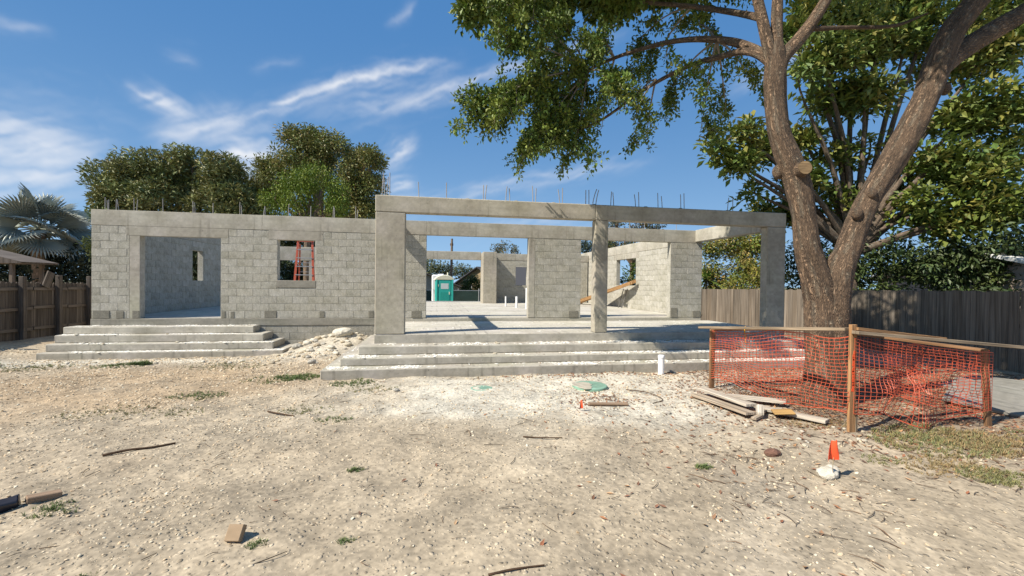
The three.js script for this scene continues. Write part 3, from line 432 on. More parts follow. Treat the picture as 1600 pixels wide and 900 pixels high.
  // sprays: drooping leafy branches on the house side, and the crown above
  const r = rng(101), twigs = [], items = [], green = [[0.13, 0.19, 0.03], [0.17, 0.23, 0.038], [0.09, 0.145, 0.028], [0.23, 0.28, 0.06]];
  const starts = [[13.43, 6.08, 5.9], [12.94, 6.32, 5.3], [12.06, 6.22, 4.74], [12.74, 5.7, 5.1], [13.23, 5.86, 5.46], [13.34, 7.04, 5.26], [12.42, 7.54, 4.49], [13.43, 6.86, 6.65], [11.6, 6.0, 4.55], [11.26, 8.0, 3.9]];
  const ends = [[9.34, 4.86, 4.42], [9.5, 5.3, 4.4], [9.75, 5.0, 4.5], [9.85, 5.2, 5.04], [10.45, 4.35, 4.57], [9.94, 6.61, 5.29], [9.87, 6.17, 5.07], [10.79, 5.85, 4.22], [11.29, 5.37, 3.91], [11.37, 4.45, 4.54], [12.24, 5.26, 3.67], [12.39, 4.95, 4.92], [12.92, 4.85, 4.4], [13.72, 6.07, 3.72], [13.66, 4.78, 5.14], [13.22, 5.43, 5.87], [10.95, 7.39, 4.03], [11.58, 6.42, 4.96], [12.96, 7.12, 3.98], [14.15, 7.53, 3.98], [14.2, 6.54, 4.81], [14.8, 5.49, 4.32], [15.19, 6.09, 4.58], [11.2, 6.82, 3.67], [11.86, 5.49, 5.23], [12.88, 6.08, 5.19], [10.59, 4.83, 4.0], [11.35, 5.92, 4.73], [13.38, 6.59, 3.45], [10.6, 5.3, 4.6], [11.0, 5.0, 4.1], [10.4, 7.3, 4.8], [10.9, 6.9, 4.6], [11.9, 6.6, 4.1], [11.6, 5.6, 4.3], [12.2, 5.9, 4.2], [10.9, 4.6, 4.5], [12.6, 5.5, 4.6]];
  const leaf = (p, s = 1) => items.push([p.x, p.y, p.z, s * (0.75 + 0.5 * r()), vary(green[Math.floor(r() * 4)], r, 0.5)]);
  const offs = p => [p.x - 14.62, p.y, p.z - 6.94];
  function twig(p, d, len) { const q = p.clone().addScaledVector(d, len), m = p.clone().addScaledVector(d, len * 0.5).add(V3(0, len * 0.1, 0)); q.y -= len * 0.15; twigs.push(tube([[...offs(p), 0.007], [...offs(m), 0.005], [...offs(q), 0.003]], 3, 0.3, 0, false)); const n = Math.ceil(len / 0.075); for (let i = 1; i <= n; i++) { const t = i / n; const c = V3(mix(p.x, q.x, t), mix(p.y, q.y, t) + 0.1 * len * Math.sin(t * 3.1), mix(p.z, q.z, t)).add(V3(r() - 0.5, r() - 0.5, r() - 0.5).multiplyScalar(0.1)); leaf(c.sub(V3(14.62, 0, 6.94))); } }
  const rv = (k = 1) => V3(r() - 0.5, r() - 0.5, r() - 0.5).multiplyScalar(2 * k);
  for (const e of ends) {
    const E = V3(...e); let S = starts.map(s => V3(...s)).filter(s => s.x > E.x - 0.3).sort((a, b) => a.distanceTo(E) - b.distanceTo(E))[0] || V3(13.43, 6.08, 5.9);
    const M = S.clone().lerp(E, 0.5).add(V3(0, 0.25, 0)), cv = new THREE.QuadraticBezierCurve3(S, M, E), L = cv.getLength();
    twigs.push(tube([0, 0.33, 0.66, 1].map(t => [...offs(cv.getPoint(t)), mix(0.022, 0.006, t)]), 5, 0.25, 0, false));
    const n = Math.round((6 + L * 5) * (E.x > 12.1 ? 0.32 : E.x < 9.55 ? 0.5 : 0.85));
    for (let i = 0; i < n; i++) { const t = mix(0.25, 1, Math.sqrt((i + r()) / n)), p = cv.getPoint(t), d = cv.getTangent(t).multiplyScalar(0.9).add(rv(0.9)).normalize(); twig(p, d, 0.22 + 0.4 * r()); if (r() < 0.55) { const q = p.clone().addScaledVector(d, 0.25); for (let k = 0; k < 2; k++) twig(q, d.clone().add(rv(0.9)).normalize(), 0.18 + 0.25 * r()); } }
  }
  // the crown overhead, above and to the right of the picture
  const dense = [[10.0, 7.7, 4.0, 0.6], [11.0, 8.1, 4.1, 0.8], [12.2, 8.3, 4.2, 0.9], [13.4, 8.6, 4.2, 1.0], [9.4, 7.3, 3.95, 0.4], [10.5, 8.0, 4.0, 0.6], [11.4, 8.3, 4.7, 0.8], [12.2, 7.8, 4.4, 0.7], [10.6, 8.6, 4.8, 0.7]];
  for (const [x, y, z] of lobePoints(dense, 900, 56, 0.8, 0.34)) leaf(V3(x - 14.62, y, z - 6.94), 1.5);
  const up = [[13.2, 8.6, 5.2, 1.5], [15.0, 9.4, 6.4, 1.7], [11.6, 8.9, 4.6, 1.3], [16.8, 9.0, 6.0, 1.6], [18.6, 8.6, 6.8, 1.6], [17.4, 9.6, 8.2, 1.6], [13.6, 9.6, 7.6, 1.6], [20.2, 8.6, 7.2, 1.4], [20.4, 9.4, 5.2, 1.2], [15.4, 9.6, 4.6, 1.2], [11.2, 8.6, 6.0, 1.2], [17.6, 9.4, 4.8, 1.1]];
  up.push([14.8, 9.3, 3.0, 1.0], [16.2, 9.6, 3.4, 1.0], [15.6, 9.2, 8.0, 1.3], [12.4, 9.2, 6.4, 1.1]);
  for (const [x, y, z, li] of lobePoints(up, 380, 55, 0.75, 0.4)) leaf(V3(x - 14.62, y, z - 6.94), 1.6);
  for (const [x, y, z, R] of up) twigs.push(tube([[...offs(V3(15.1, 7, 6.9)), 0.06], [...offs(V3(mix(15.1, x, 0.5), mix(7, y, 0.6), mix(6.9, z, 0.5))), 0.04], [...offs(V3(x, y, z)), 0.015]], 5, 0.5));
  // loose leafy ends high on the right
  for (const [x, y, z, R, k] of [[15.6, 6.9, 6.4, 0.5, 60], [16.6, 7.6, 6.2, 0.6, 90], [15.2, 7.4, 6.2, 0.5, 70], [18.2, 7.3, 6.6, 0.6, 90]]) for (let i = 0; i < k; i++) leaf(V3(x, y, z).add(rv(R)).sub(V3(14.62, 0, 6.94)), 1.1);
  const tw = put('twigs', merge(twigs), mat(C(0.25, 0.21, 0.17)), o); tw.userData.kind = 'stuff';
  scatter('crown', leafClump(11, 0.075, 0.085, 0.042, 7), leafMat, items, o);
  console.log('canopy clumps', items.length);
}

// ---------------------------------------------------------------- trees and shrubs around
const dk = [[0.24, 0.26, 0.09], [0.19, 0.215, 0.075], [0.33, 0.33, 0.13], [0.27, 0.255, 0.105]];
lobeTree('broad_tree', 'broad dark olive tree with a rounded crown behind the low block wall', [-9, 0, -21.5], [[-13.93, 8.88, -21.85, 1.43], [-11.77, 9.36, -20.46, 1.3], [-10.49, 9.37, -21.25, 1.61], [-8.28, 9.67, -20.87, 1.52], [-6.04, 9.12, -19.97, 1.5], [-12.39, 7.18, -20.54, 1.47], [-10.04, 6.95, -20.13, 1.73], [-7.82, 7.16, -20.76, 1.79], [-5.15, 7.1, -19.79, 1.59], [-9.75, 8.62, -22.13, 1.85], [-12.26, 8.59, -22.57, 1.67], [-7.24, 8.42, -21.69, 1.67], [-13.45, 6.17, -20.72, 0.87], [-3.84, 6.45, -20.06, 1.34]], { seed: 201, trunk: 0.4, n: 12, R: 0.28, L: 0.26, W: 0.10, per: 180, color: dk, gap: 0.42, gs: 0.8 });
lobeTree('tall_tree', 'tall loose-crowned tree rising above the others behind the house', [0, 0, -21.8], [[-2.14, 12.66, -21.86, 0.86], [-0.72, 12.2, -21.61, 1.24], [0.69, 11.74, -21.36, 1.43], [2.25, 11.23, -21.08, 1.24], [3.83, 10.82, -19.79, 0.93], [4.56, 10.64, -19.66, 0.56], [-3.3, 10.83, -22.04, 1.24], [-4.47, 10.25, -22.24, 1.05], [-1.88, 10.28, -21.79, 1.72], [-0.02, 10.27, -22.48, 1.87], [2.27, 9.47, -21.06, 1.63], [3.55, 8.91, -20.83, 1.34], [-3.75, 8.68, -22.1, 1.72], [3.56, 7.33, -20.81, 1.05], [1.94, 7.73, -22.11, 1.77], [-5.35, 8.63, -23.39, 1.38]], { seed: 231, trunk: 0.4, n: 12, R: 0.28, L: 0.24, W: 0.10, per: 170, color: [[0.23, 0.25, 0.07], [0.18, 0.21, 0.06], [0.30, 0.29, 0.095], [0.30, 0.25, 0.10]], gap: 0.43, gs: 0.8 });
lobeTree('bright_tree', 'bright yellow-green tree in front of the tall tree behind the house', [0.3, 0, -17.3], [[-0.75, 7.96, -17.51, 1.25], [0.69, 8.36, -17.26, 1.34], [1.93, 7.66, -17.04, 1.17], [-0.12, 6.88, -17.39, 1.51], [-1.77, 6.99, -17.67, 1.0], [1.94, 6.62, -17.02, 1.17]], { seed: 261, trunk: 0.22, n: 12, R: 0.24, L: 0.15, W: 0.07, per: 160, color: [[0.20, 0.27, 0.03], [0.15, 0.22, 0.025], [0.25, 0.30, 0.04]], gap: 0.45, gs: 1.1 });
lobeTree('big_leaf_tree', 'large-leaved tree standing beyond the board fence behind the forked trunk', [24.0, 0, -1.2], [[18.49, 6.64, -0.94, 0.54], [19.3, 7.09, -0.8, 0.58], [19.02, 6.1, -0.84, 0.54], [20.72, 6.9, -1.57, 0.72], [20.26, 5.34, -1.63, 0.48], [21.16, 8.73, -0.5, 0.85], [22.04, 9.75, -0.35, 0.94], [24.1, 10.89, -1.02, 1.1], [23.17, 8.72, -1.16, 0.86], [23.86, 8.75, -0.53, 0.93], [22.13, 7.4, -1.33, 0.72], [23.2, 6.45, -1.13, 0.76], [24.6, 6.95, -0.89, 0.81], [22.03, 5.6, -1.33, 0.81], [23.44, 5.14, -1.07, 0.86], [24.16, 4.43, -0.94, 0.86], [25.74, 11.15, -0.74, 1.0], [27.16, 10.33, -0.48, 0.96], [27.33, 9.92, 0.57, 1.03], [28.54, 10.61, 0.77, 1.03], [27.37, 7.93, 1.1, 1.04], [26.69, 7.67, 0.48, 0.81], [28.02, 6.42, 1.23, 0.87], [25.82, 6.21, 0.35, 0.9], [26.54, 5.64, 0.98, 1.0], [25.4, 4.52, 0.29, 0.99], [26.13, 4.12, 0.93, 1.0], [27.07, 4.58, 1.59, 0.96], [26.09, 5.76, -1.13, 0.74], [21.74, 11.34, -1.44, 0.48], [22.67, 12.07, -1.28, 1.05], [24.79, 12.57, -0.92, 1.2], [26.67, 12.35, -0.59, 1.2], [29.97, 12.63, -0.02, 1.43], [21.49, 4.81, -2.43, 0.41], [22.62, 4.57, -2.23, 0.76]], { seed: 301, trunk: 0.24, n: 9, R: 0.22, L: 0.23, W: 0.125, per: 200, color: [[0.14, 0.19, 0.035], [0.19, 0.235, 0.045], [0.10, 0.145, 0.03], [0.22, 0.22, 0.05]], gap: 0.47, gs: 1.0, mat: leafMat, bark: mat(C(0.3, 0.26, 0.22), { map: barkMap }) });
[[23.72, 3.12, -3.03, 0.91], [23.68, 3.02, -1.52, 0.84], [24.29, 2.88, -0.9, 0.81], [25.06, 3.1, -0.26, 0.83], [25.63, 2.84, 0.35, 0.81], [26.14, 3.04, 0.94, 0.78], [26.57, 2.9, 1.53, 0.84], [26.92, 3.28, 2.09, 1.01]].forEach(([x, y, z, R], i) => lobeTree('hedge_shrub', 'dark green shrub of the tall hedge behind the board fence', [x, 0, z], [[x, y, z, R], [x + 0.2, y - 0.8, z - 0.1, R * 0.9], [x - 0.2, y - 1.6, z, R * 0.8]], { category: 'shrub', group: 'hedge shrubs behind the board fence', seed: 340 + i, trunk: 0.06, bush: true, n: 10, R: 0.2, L: 0.17, W: 0.08, per: 160, color: [[0.07, 0.10, 0.03], [0.09, 0.125, 0.035], [0.05, 0.08, 0.025]], gap: 0.4 }));
lobeTree('croton_shrub', 'tall yellow and green leafed shrub leaning over the board fence beside the porch', [22.5, 0, -6.0], [[22.0, 3.76, -6.47, 0.63], [23.28, 3.99, -6.88, 0.78], [23.86, 3.63, -6.15, 0.69], [23.19, 2.67, -6.24, 0.82], [23.66, 2.5, -5.54, 0.67], [22.1, 2.66, -6.44, 0.57], [24.34, 4.73, -7.32, 0.53], [24.42, 4.1, -6.05, 0.51], [22.1, 1.9, -6.4, 0.7], [22.3, 1.9, -4.6, 0.7], [22.6, 2.2, -3.4, 0.7]], { category: 'shrub', seed: 371, trunk: 0.06, bush: true, n: 10, R: 0.16, L: 0.17, W: 0.055, per: 380, color: [[0.36, 0.31, 0.08], [0.20, 0.24, 0.04], [0.28, 0.28, 0.06], [0.14, 0.18, 0.035], [0.42, 0.32, 0.12]], gap: 0.36, gs: 1.6 });
{ // sword-leaved plant leaning over the fence
  const o = thing('sword_plant', 'green sword-leaved rosette plant leaning over the board fence', 'plant', null, [21.45, 0, -6.1]), r = rng(61), g1 = mat(C(0.12, 0.19, 0.035), { side: THREE.DoubleSide, roughness: 0.5 }), g2 = mat(C(0.17, 0.24, 0.05), { side: THREE.DoubleSide, roughness: 0.5 });
  put('stem', tube([[0, 0, 0, 0.05], [0, 1.1, 0, 0.045], [0.05, 2.25, 0.05, 0.04]], 8, 0.3), barkFar, o);
  for (let i = 0; i < 46; i++) { const a = r() * 6.283, e = -0.5 + 1.7 * r(), L = 0.65 + 0.35 * r(), w = 0.045, d = V3(Math.cos(a) * Math.cos(e), Math.sin(e), Math.sin(a) * Math.cos(e)), sd = V3(-Math.sin(a), 0, Math.cos(a)), b = V3(0.05, 2.15 + 0.15 * r() - 0.1, 0.05), pos = []; const P = [0, 0.35, 0.7, 1].map((t, k) => { const c = b.clone().addScaledVector(d, L * t); c.y -= 0.28 * t * t * L; const ww = [0.5, 1, 0.8, 0.02][k] * w; return [c.clone().addScaledVector(sd, ww), c.clone().addScaledVector(sd, -ww)]; }); for (let k = 0; k < 3; k++) for (const q of [P[k][0], P[k][1], P[k + 1][1], P[k][0], P[k + 1][1], P[k + 1][0]]) pos.push(q.x, q.y, q.z); const g = new THREE.BufferGeometry(); g.setAttribute('position', new THREE.Float32BufferAttribute(pos, 3)); g.computeVertexNormals(); put('leaf', g, i % 2 ? g1 : g2, o); }
}
const rearG = [[0.12, 0.145, 0.06], [0.10, 0.125, 0.05], [0.15, 0.16, 0.075]];
lobeTree('rear_tree', 'grey-green tree showing above the beam behind the right side wall', [24, 0, -19.5], [[22.77, 6.53, -19.48, 0.71], [24.52, 6.55, -19.17, 0.81], [25.77, 6.37, -18.95, 0.61], [22.81, 5.73, -21.49, 0.86], [24.67, 5.59, -21.17, 1.08], [26.52, 5.77, -20.85, 0.86], [24, 4.6, -19.6, 1.1], [26, 4.5, -19.6, 1.1], [22.6, 4.6, -20.4, 0.9]], { seed: 401, trunk: 0.2, n: 12, R: 0.25, L: 0.2, W: 0.09, per: 150, color: [...rearG, [0.16, 0.10, 0.05]], gap: 0.4 });
lobeTree('rear_tree', 'small dark tree seen between the porch column and the side wall', [23, 0, -25.5], [[22.32, 5.36, -25.63, 0.72], [23.21, 4.95, -25.48, 0.84], [24.1, 4.78, -25.32, 0.84], [22.9, 4.2, -25.5, 0.8]], { seed: 411, trunk: 0.15, n: 12, R: 0.25, L: 0.2, W: 0.09, per: 150, color: [0.06, 0.085, 0.05], gap: 0.38 });
lobeTree('rear_tree', 'green tree behind the screened fence and the utility pole', [9.5, 0, -40], [[8.45, 3.1, -40.21, 1.4], [9.98, 3.66, -39.95, 1.24], [11.51, 3.21, -39.68, 1.09], [7.36, 2.51, -38.36, 1.05], [13.05, 2.76, -39.41, 0.93], [7.48, 4.34, -42.43, 0.81], [6.2, 3.4, -40, 1.3]], { seed: 421, trunk: 0.2, n: 12, R: 0.3, L: 0.26, W: 0.12, per: 100, color: rearG, gap: 0.42 });
lobeTree('round_bush', 'round green bush beside the teal portable toilet', [11.6, 0, -23.4], [[11.61, 2.1, -23.41, 0.48], [11.19, 1.66, -23.48, 0.55], [12.09, 1.62, -23.32, 0.5], [11.6, 1.0, -23.4, 0.8], [11, 0.9, -23.2, 0.5]], { category: 'bush', seed: 431, trunk: 0.06, bush: true, n: 12, R: 0.16, L: 0.12, W: 0.06, per: 320, color: [[0.06, 0.10, 0.02], [0.08, 0.13, 0.03]], gap: 0.3 });
lobeTree('rear_tree', 'pale tree showing above the rear block wall', [16.4, 0, -36.8], [[15.43, 5.74, -36.99, 0.7], [16.53, 6.06, -36.81, 0.8], [17.27, 5.62, -36.67, 0.75], [16.4, 5.0, -36.8, 1.0]], { seed: 441, trunk: 0.15, n: 12, R: 0.28, L: 0.22, W: 0.09, per: 110, color: [[0.13, 0.14, 0.07], [0.17, 0.15, 0.08]], gap: 0.45 });
lobeTree('rear_tree', 'dark tree filling the view through the front window', [-3.5, 0, -27], [[-5.35, 5.45, -30.46, 1.5], [-3.29, 5.35, -30.1, 1.5], [-3.65, 2.56, -26.07, 1.3], [-2.33, 2.31, -25.84, 1.2], [-3.46, 1.4, -24.0, 1.1], [-1.6, 3.6, -26.5, 1.2], [-5, 3, -27, 1.3], [-1.2, 1.6, -25, 1]], { seed: 451, trunk: 0.2, n: 12, R: 0.28, L: 0.2, W: 0.09, per: 120, color: [[0.045, 0.065, 0.02], [0.06, 0.085, 0.025]], gap: 0.36 });
lobeTree('leafy_shrub', 'green leafy shrub outside the window of the right side wall', [18.6, 0, -6.6], [[18.9, 2.6, -6.8, 0.7], [19.2, 1.8, -6.2, 0.7], [18.8, 1.5, -7.4, 0.7], [19.3, 2.7, -7.8, 0.7], [18.9, 2.2, -8.4, 0.6]], { category: 'shrub', seed: 461, trunk: 0.06, bush: true, n: 10, R: 0.18, L: 0.2, W: 0.06, per: 260, color: [[0.09, 0.14, 0.025], [0.13, 0.18, 0.035]], gap: 0.34 });
lobeTree('corner_shrub', 'small light green shrub between the silver palm and the house corner', [-6.2, 0, -10], [[-6.4, 4.6, -10, 0.45], [-6.2, 4.0, -10, 0.55], [-6.5, 3.2, -10, 0.6], [-6.2, 2.4, -10, 0.6]], { category: 'shrub', seed: 471, trunk: 0.06, bush: true, n: 10, R: 0.16, L: 0.12, W: 0.06, per: 260, color: [[0.10, 0.13, 0.035], [0.13, 0.16, 0.04]], gap: 0.36 });
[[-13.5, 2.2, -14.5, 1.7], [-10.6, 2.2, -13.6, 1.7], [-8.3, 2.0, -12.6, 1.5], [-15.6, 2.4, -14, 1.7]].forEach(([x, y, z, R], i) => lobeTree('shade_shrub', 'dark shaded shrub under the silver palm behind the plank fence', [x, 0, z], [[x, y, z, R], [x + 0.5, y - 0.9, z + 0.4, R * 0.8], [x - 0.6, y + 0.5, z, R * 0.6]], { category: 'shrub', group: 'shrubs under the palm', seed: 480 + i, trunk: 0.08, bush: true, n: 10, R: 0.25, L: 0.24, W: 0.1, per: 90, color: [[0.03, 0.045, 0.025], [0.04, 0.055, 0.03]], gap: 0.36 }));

[[-5.0, 3.4, -13.5, 1.5], [-6.6, 3.2, -16, 1.7], [-3.6, 3.0, -12.2, 1.0]].forEach(([x, y, z, R], i) => lobeTree('shade_shrub', ['dark shrub outside the side window of the doorway room', 'largest dark shrub at the rear of the side yard', 'small dark shrub at the rear corner of the house'][i], [x, 0, z], [[x, y, z, R], [x + 0.2, y - 1, z + 0.2, R * 0.9], [x - 0.3, y + 0.7, z, R * 0.6]], { category: 'shrub', seed: 495 + i, trunk: 0.08, bush: true, n: 10, R: 0.25, L: 0.24, W: 0.1, per: 100, color: [[0.05, 0.07, 0.03], [0.07, 0.09, 0.035]], gap: 0.3 }));
// silver fan palm
{
  const o = thing('silver_palm', 'silver-grey fan palm rising above the plank fence next to the house', 'palm', null, [-10.75, 0, -12.3]), r = rng(71);
  const silver = mat(C(0.36, 0.385, 0.33), { side: THREE.DoubleSide, roughness: 0.6 }), silver2 = mat(C(0.28, 0.305, 0.26), { side: THREE.DoubleSide, roughness: 0.6 }), stalk = mat(C(0.34, 0.36, 0.28));
  put('trunk', tube([[0, -0.2, 0, 0.3], [0.05, 1.4, 0, 0.26], [0, 4.1, 0, 0.28]], 14, 0.2, 0.1), barkFar, o);
  function fan(R, spread, seed) { const q = rng(seed), pos = [], n = 30; for (let i = 0; i < n; i++) { const a0 = mix(-spread, spread, i / n), a1 = mix(-spread, spread, (i + 1) / n), am = (a0 + a1) / 2, L = R * (0.86 + 0.14 * Math.cos(am)) * (0.94 + 0.1 * q()), P = (a, rr, z) => V3(Math.sin(a) * rr, Math.cos(a) * rr, z - 0.10 * rr * rr / R); const z0 = -0.02, zr = 0.05; const h = [P(am, 0.03, 0), P(a0, L * 0.5, z0), P(am, L * 0.5, zr), P(a1, L * 0.5, z0), P(mix(a0, am, 0.35), L * 0.78, z0), P(am, L * 0.78, zr * 0.7), P(mix(a1, am, 0.35), L * 0.78, z0), P(am, L, -0.05 - 0.1 * q())]; for (const [a, b, c] of [[0, 1, 2], [0, 2, 3], [1, 4, 5], [1, 5, 2], [2, 5, 6], [2, 6, 3], [4, 7, 5], [5, 7, 6]]) for (const k of [a, b, c]) pos.push(h[k].x, h[k].y, h[k].z); } const g = new THREE.BufferGeometry(); g.setAttribute('position', new THREE.Float32BufferAttribute(pos, 3)); g.computeVertexNormals(); return g; }
  const fans = [0, 1, 2, 3].map(i => fan(1.2 + 0.1 * i, 1.75, 90 + i));
  for (let i = 0; i < 32; i++) {
    const a = i * 2.4 + r() * 0.4, e = mix(1.3, -0.7, Math.pow(i / 32, 1.0)), L = 0.75 + 0.35 * r(), d = V3(Math.cos(a) * Math.cos(e), Math.sin(e), Math.sin(a) * Math.cos(e)), s = V3(0, 4.1, 0), p = s.clone().addScaledVector(d, L);
    const f = put('frond', fans[i % 4], i % 3 ? silver : silver2, o); const y = d.clone().add(V3(0, -0.15, 0)).normalize(), z = V3(0, 1, 0).addScaledVector(d, -d.y * 0.9).add(V3(r() - 0.5, 0.1, r() - 0.5).multiplyScalar(2.0)).normalize(), x = y.clone().cross(z).normalize(); z.copy(x.clone().cross(y));
    f.matrix.makeBasis(x, y, z).setPosition(p); f.matrix.decompose(f.position, f.quaternion, f.scale);
    const st = tube([[0, -L, 0, 0.04], [0, -L / 2, 0.03, 0.03], [0, 0.25, 0.02, 0.015]], 5, 0.5); put('stalk', st, stalk, f);
  }
}

// ---------------------------------------------------------------- neighbours, toilet, rear fence, utility pole
const roofM = mat(C(0.05, 0.05, 0.055)), beige = mat(C(0.55, 0.43, 0.27), { map: concMap }), shedWood = mat(C(0.32, 0.26, 0.21), { map: woodMap }), whiteM = mat(C(0.75, 0.75, 0.74));
function gable(name, label, [x, z], w, d, h, rise, turn, wallM, rM) {
  const o = thing(name, label, 'house', null, [x, 0, z], turn), s = new THREE.Shape([[-w / 2, 0], [w / 2, 0], [w / 2, h], [0, h + rise], [-w / 2, h]].map(p => new THREE.Vector2(...p)));
  put('wall', metreUV(new THREE.ExtrudeGeometry(s, { depth: d, bevelEnabled: false }).translate(0, 0, -d / 2)), wallM, o);
  const sl = Math.hypot(w / 2, rise) + 0.45, an = Math.atan2(rise, w / 2); for (const k of [-1, 1]) { const rf = put('roof', metreUV(chamfer(sl, 0.12, d + 0.8, 0.02)), rM, o); rf.position.set(k * Math.cos(an) * (sl / 2 - 0.02), h + rise - Math.sin(an) * (sl / 2) + 0.09, 0); rf.rotation.z = -k * an; }
  for (const k of [-0.25, 0.25]) { const wn = put('window', boxR(-0.5, 0.5, 1.0, 2.1, -0.02, 0.02, 0.005), mat(C(0.03, 0.035, 0.04), { roughness: 0.1 }), o); wn.position.set(k * w, 0, d / 2 + 0.02); put('window_frame', merge([boxR(-0.56, 0.56, 2.1, 2.16, -0.03, 0.03, 0.005), boxR(-0.56, 0.56, 0.94, 1.0, -0.03, 0.03, 0.005), boxR(-0.56, -0.5, 1.0, 2.1, -0.03, 0.03, 0.005), boxR(0.5, 0.56, 1.0, 2.1, -0.03, 0.03, 0.005)]), whiteM, wn); }
  return o;
}
gable('gabled_house', 'beige gabled neighbour house with a dark roof beyond the rear fence', [14.9, -33], 5.6, 6, 1.75, 1.6, -0.75, beige, roofM);
gable('neighbour_house', 'neighbour house with a dark pitched roof seen over the portable toilet', [7.2, -34], 7, 6, 1.3, 1.3, 0.15, mat(C(0.35, 0.34, 0.30)), mat(C(0.10, 0.09, 0.085)));
gable('low_house', 'low house with a dark roof seen through the rear wall window', [17.6, -31], 9, 5, 1.7, 1.9, 1.45, mat(C(0.30, 0.22, 0.16)), roofM);
gable('white_roof_house', 'neighbour house with a pale roof glimpsed behind the hedge', [31, 1.6], 9, 8, 2.2, 1.0, 1.2, mat(C(0.45, 0.36, 0.30)), mat(C(0.7, 0.7, 0.68)));
gable('tan_house', 'small tan neighbour house glimpsed between the hedge and the forked trunk', [36, -4], 7, 6, 2.3, 0.9, 0.3, mat(C(0.5, 0.4, 0.3)), mat(C(0.5, 0.5, 0.5)));
{
  const o = thing('garden_shed', 'dark open shed with a low hipped roof behind the plank fence', 'shed', null, [-8.2, 0, -6.9]);
  const s = new THREE.Shape([[-2.2, 2.36], [1.72, 2.36], [1.76, 2.42], [-0.4, 2.98], [-2.2, 2.8]].map(p => new THREE.Vector2(...p))); put('roof', metreUV(new THREE.ExtrudeGeometry(s, { depth: 1.6, bevelEnabled: false }).translate(0, 0, -0.8)), mat(C(0.22, 0.19, 0.17), { map: woodMap }), o);
  for (const [x, z] of [[1.3, 0.6], [1.3, -0.6], [-1.6, 0.6], [-1.6, -0.6]]) put('post', boxR(x - 0.06, x + 0.06, 0, 2.36, z - 0.06, z + 0.06, 0.01), shedWood, o);
}
{
  const teal = mat(C(0.02, 0.34, 0.28), { roughness: 0.45 }), teal2 = mat(C(0.03, 0.42, 0.35), { roughness: 0.45 }), cream = mat(C(0.72, 0.70, 0.52), { roughness: 0.5 });
  const o = thing('portable_toilet', 'teal portable toilet with a cream domed roof behind the house', 'toilet', null, [9.15, 0.05, -16.7], 0.1);
  put('skid', boxR(-0.58, 0.58, 0, 0.12, -0.58, 0.58, 0.02), mat(C(0.05, 0.05, 0.05)), o);
  put('cabin', boxR(-0.55, 0.55, 0.12, 1.98, -0.55, 0.52, 0.05), teal, o);
  for (const x of [-0.52, 0.52]) put('corner_post', boxR(x - 0.06, x + 0.06, 0.12, 1.99, 0.46, 0.58, 0.03), teal2, o);
  const door = put('door', boxR(-0.40, 0.40, 0.2, 1.92, 0.525, 0.555, 0.012), teal2, o); put('sign', boxR(-0.25, 0.25, 1.35, 1.72, 0.556, 0.562, 0.002), mat(C(0.62, 0.68, 0.66)), door); put('handle', boxR(0.28, 0.34, 0.98, 1.16, 0.556, 0.585, 0.01), cream, door); put('panel', boxR(-0.3, 0.3, 0.4, 1.15, 0.556, 0.57, 0.01), teal, door); put('hinge', boxR(-0.43, -0.40, 1.5, 1.65, 0.54, 0.575, 0.005), cream, door);
  const s = new THREE.Shape(); s.moveTo(-0.62, 1.98); s.quadraticCurveTo(-0.45, 2.22, 0, 2.25); s.quadraticCurveTo(0.45, 2.22, 0.62, 1.98); put('roof', metreUV(new THREE.ExtrudeGeometry(s, { depth: 1.1, bevelEnabled: true, bevelSize: 0.03, bevelThickness: 0.03, bevelSegments: 2 }).translate(0, 0, -0.56)), cream, o);
  put('vent_pipe', new THREE.CylinderGeometry(0.05, 0.05, 0.35, 12).translate(0.3, 2.3, -0.35), cream, o);
  const t = thing('white_tank', 'white boxy tank standing behind the portable toilet', 'tank', null, [8.95, 0.02, -18.3]); put('tank', boxR(-0.62, 0.62, 0, 2.35, -0.4, 0.4, 0.08), mat(C(0.82, 0.82, 0.78)), t); put('lid', boxR(-0.2, 0.2, 2.35, 2.42, -0.2, 0.2, 0.02), whiteM, t);
}
{
  const o = thing('screened_fence', 'chain-link fence covered with dark green screen behind the portable toilet', 'fence', null, [3, 0, -20.2], -0.02), scr = mat(C(0.035, 0.075, 0.065), { side: THREE.DoubleSide, map: concMap }), gal = mat(C(0.45, 0.46, 0.46), { metalness: 0.6, roughness: 0.5 });
  const L = 17, nx = 90, pos = [], idx = []; for (let i = 0; i <= nx; i++) for (let j = 0; j <= 6; j++) { const x = i / nx * L; pos.push(x, 0.02 + j / 6 * 1.2, 0.04 * (fbm(x * 1.4, j * 0.5, 3) - 0.5)); if (i < nx && j < 6) { const k = i * 7 + j; idx.push(k, k + 7, k + 1, k + 1, k + 7, k + 8); } }
  const g = new THREE.BufferGeometry(); g.setAttribute('position', new THREE.Float32BufferAttribute(pos, 3)); g.setIndex(idx); put('screen', metreUV(g), scr, o);
  for (let x = 0; x <= L; x += 2.43) put('post', new THREE.CylinderGeometry(0.03, 0.03, 1.4, 10).translate(x, 0.7, -0.05), gal, o);
  put('top_rail', bar([0, 1.24, -0.05], [L, 1.24, -0.05], 0.04, 0.04), gal, o);
  put('gate_post', new THREE.CylinderGeometry(0.04, 0.04, 1.4, 10).translate(8.85, 0.7, 0.05), gal, o);
}
{
  const o = thing('utility_pole', 'thin dark utility pole rising behind the rear beam', 'pole', null, [9.9, 0, -24.5]); put('shaft', tube([[0, -0.1, 0, 0.13], [0, 3, 0, 0.11], [0.02, 5.6, 0, 0.09]], 10, 0.5), barkFar, o); put('insulator', boxR(-0.14, 0.14, 5.0, 5.2, -0.06, 0.06, 0.02), barkFar, o);
}

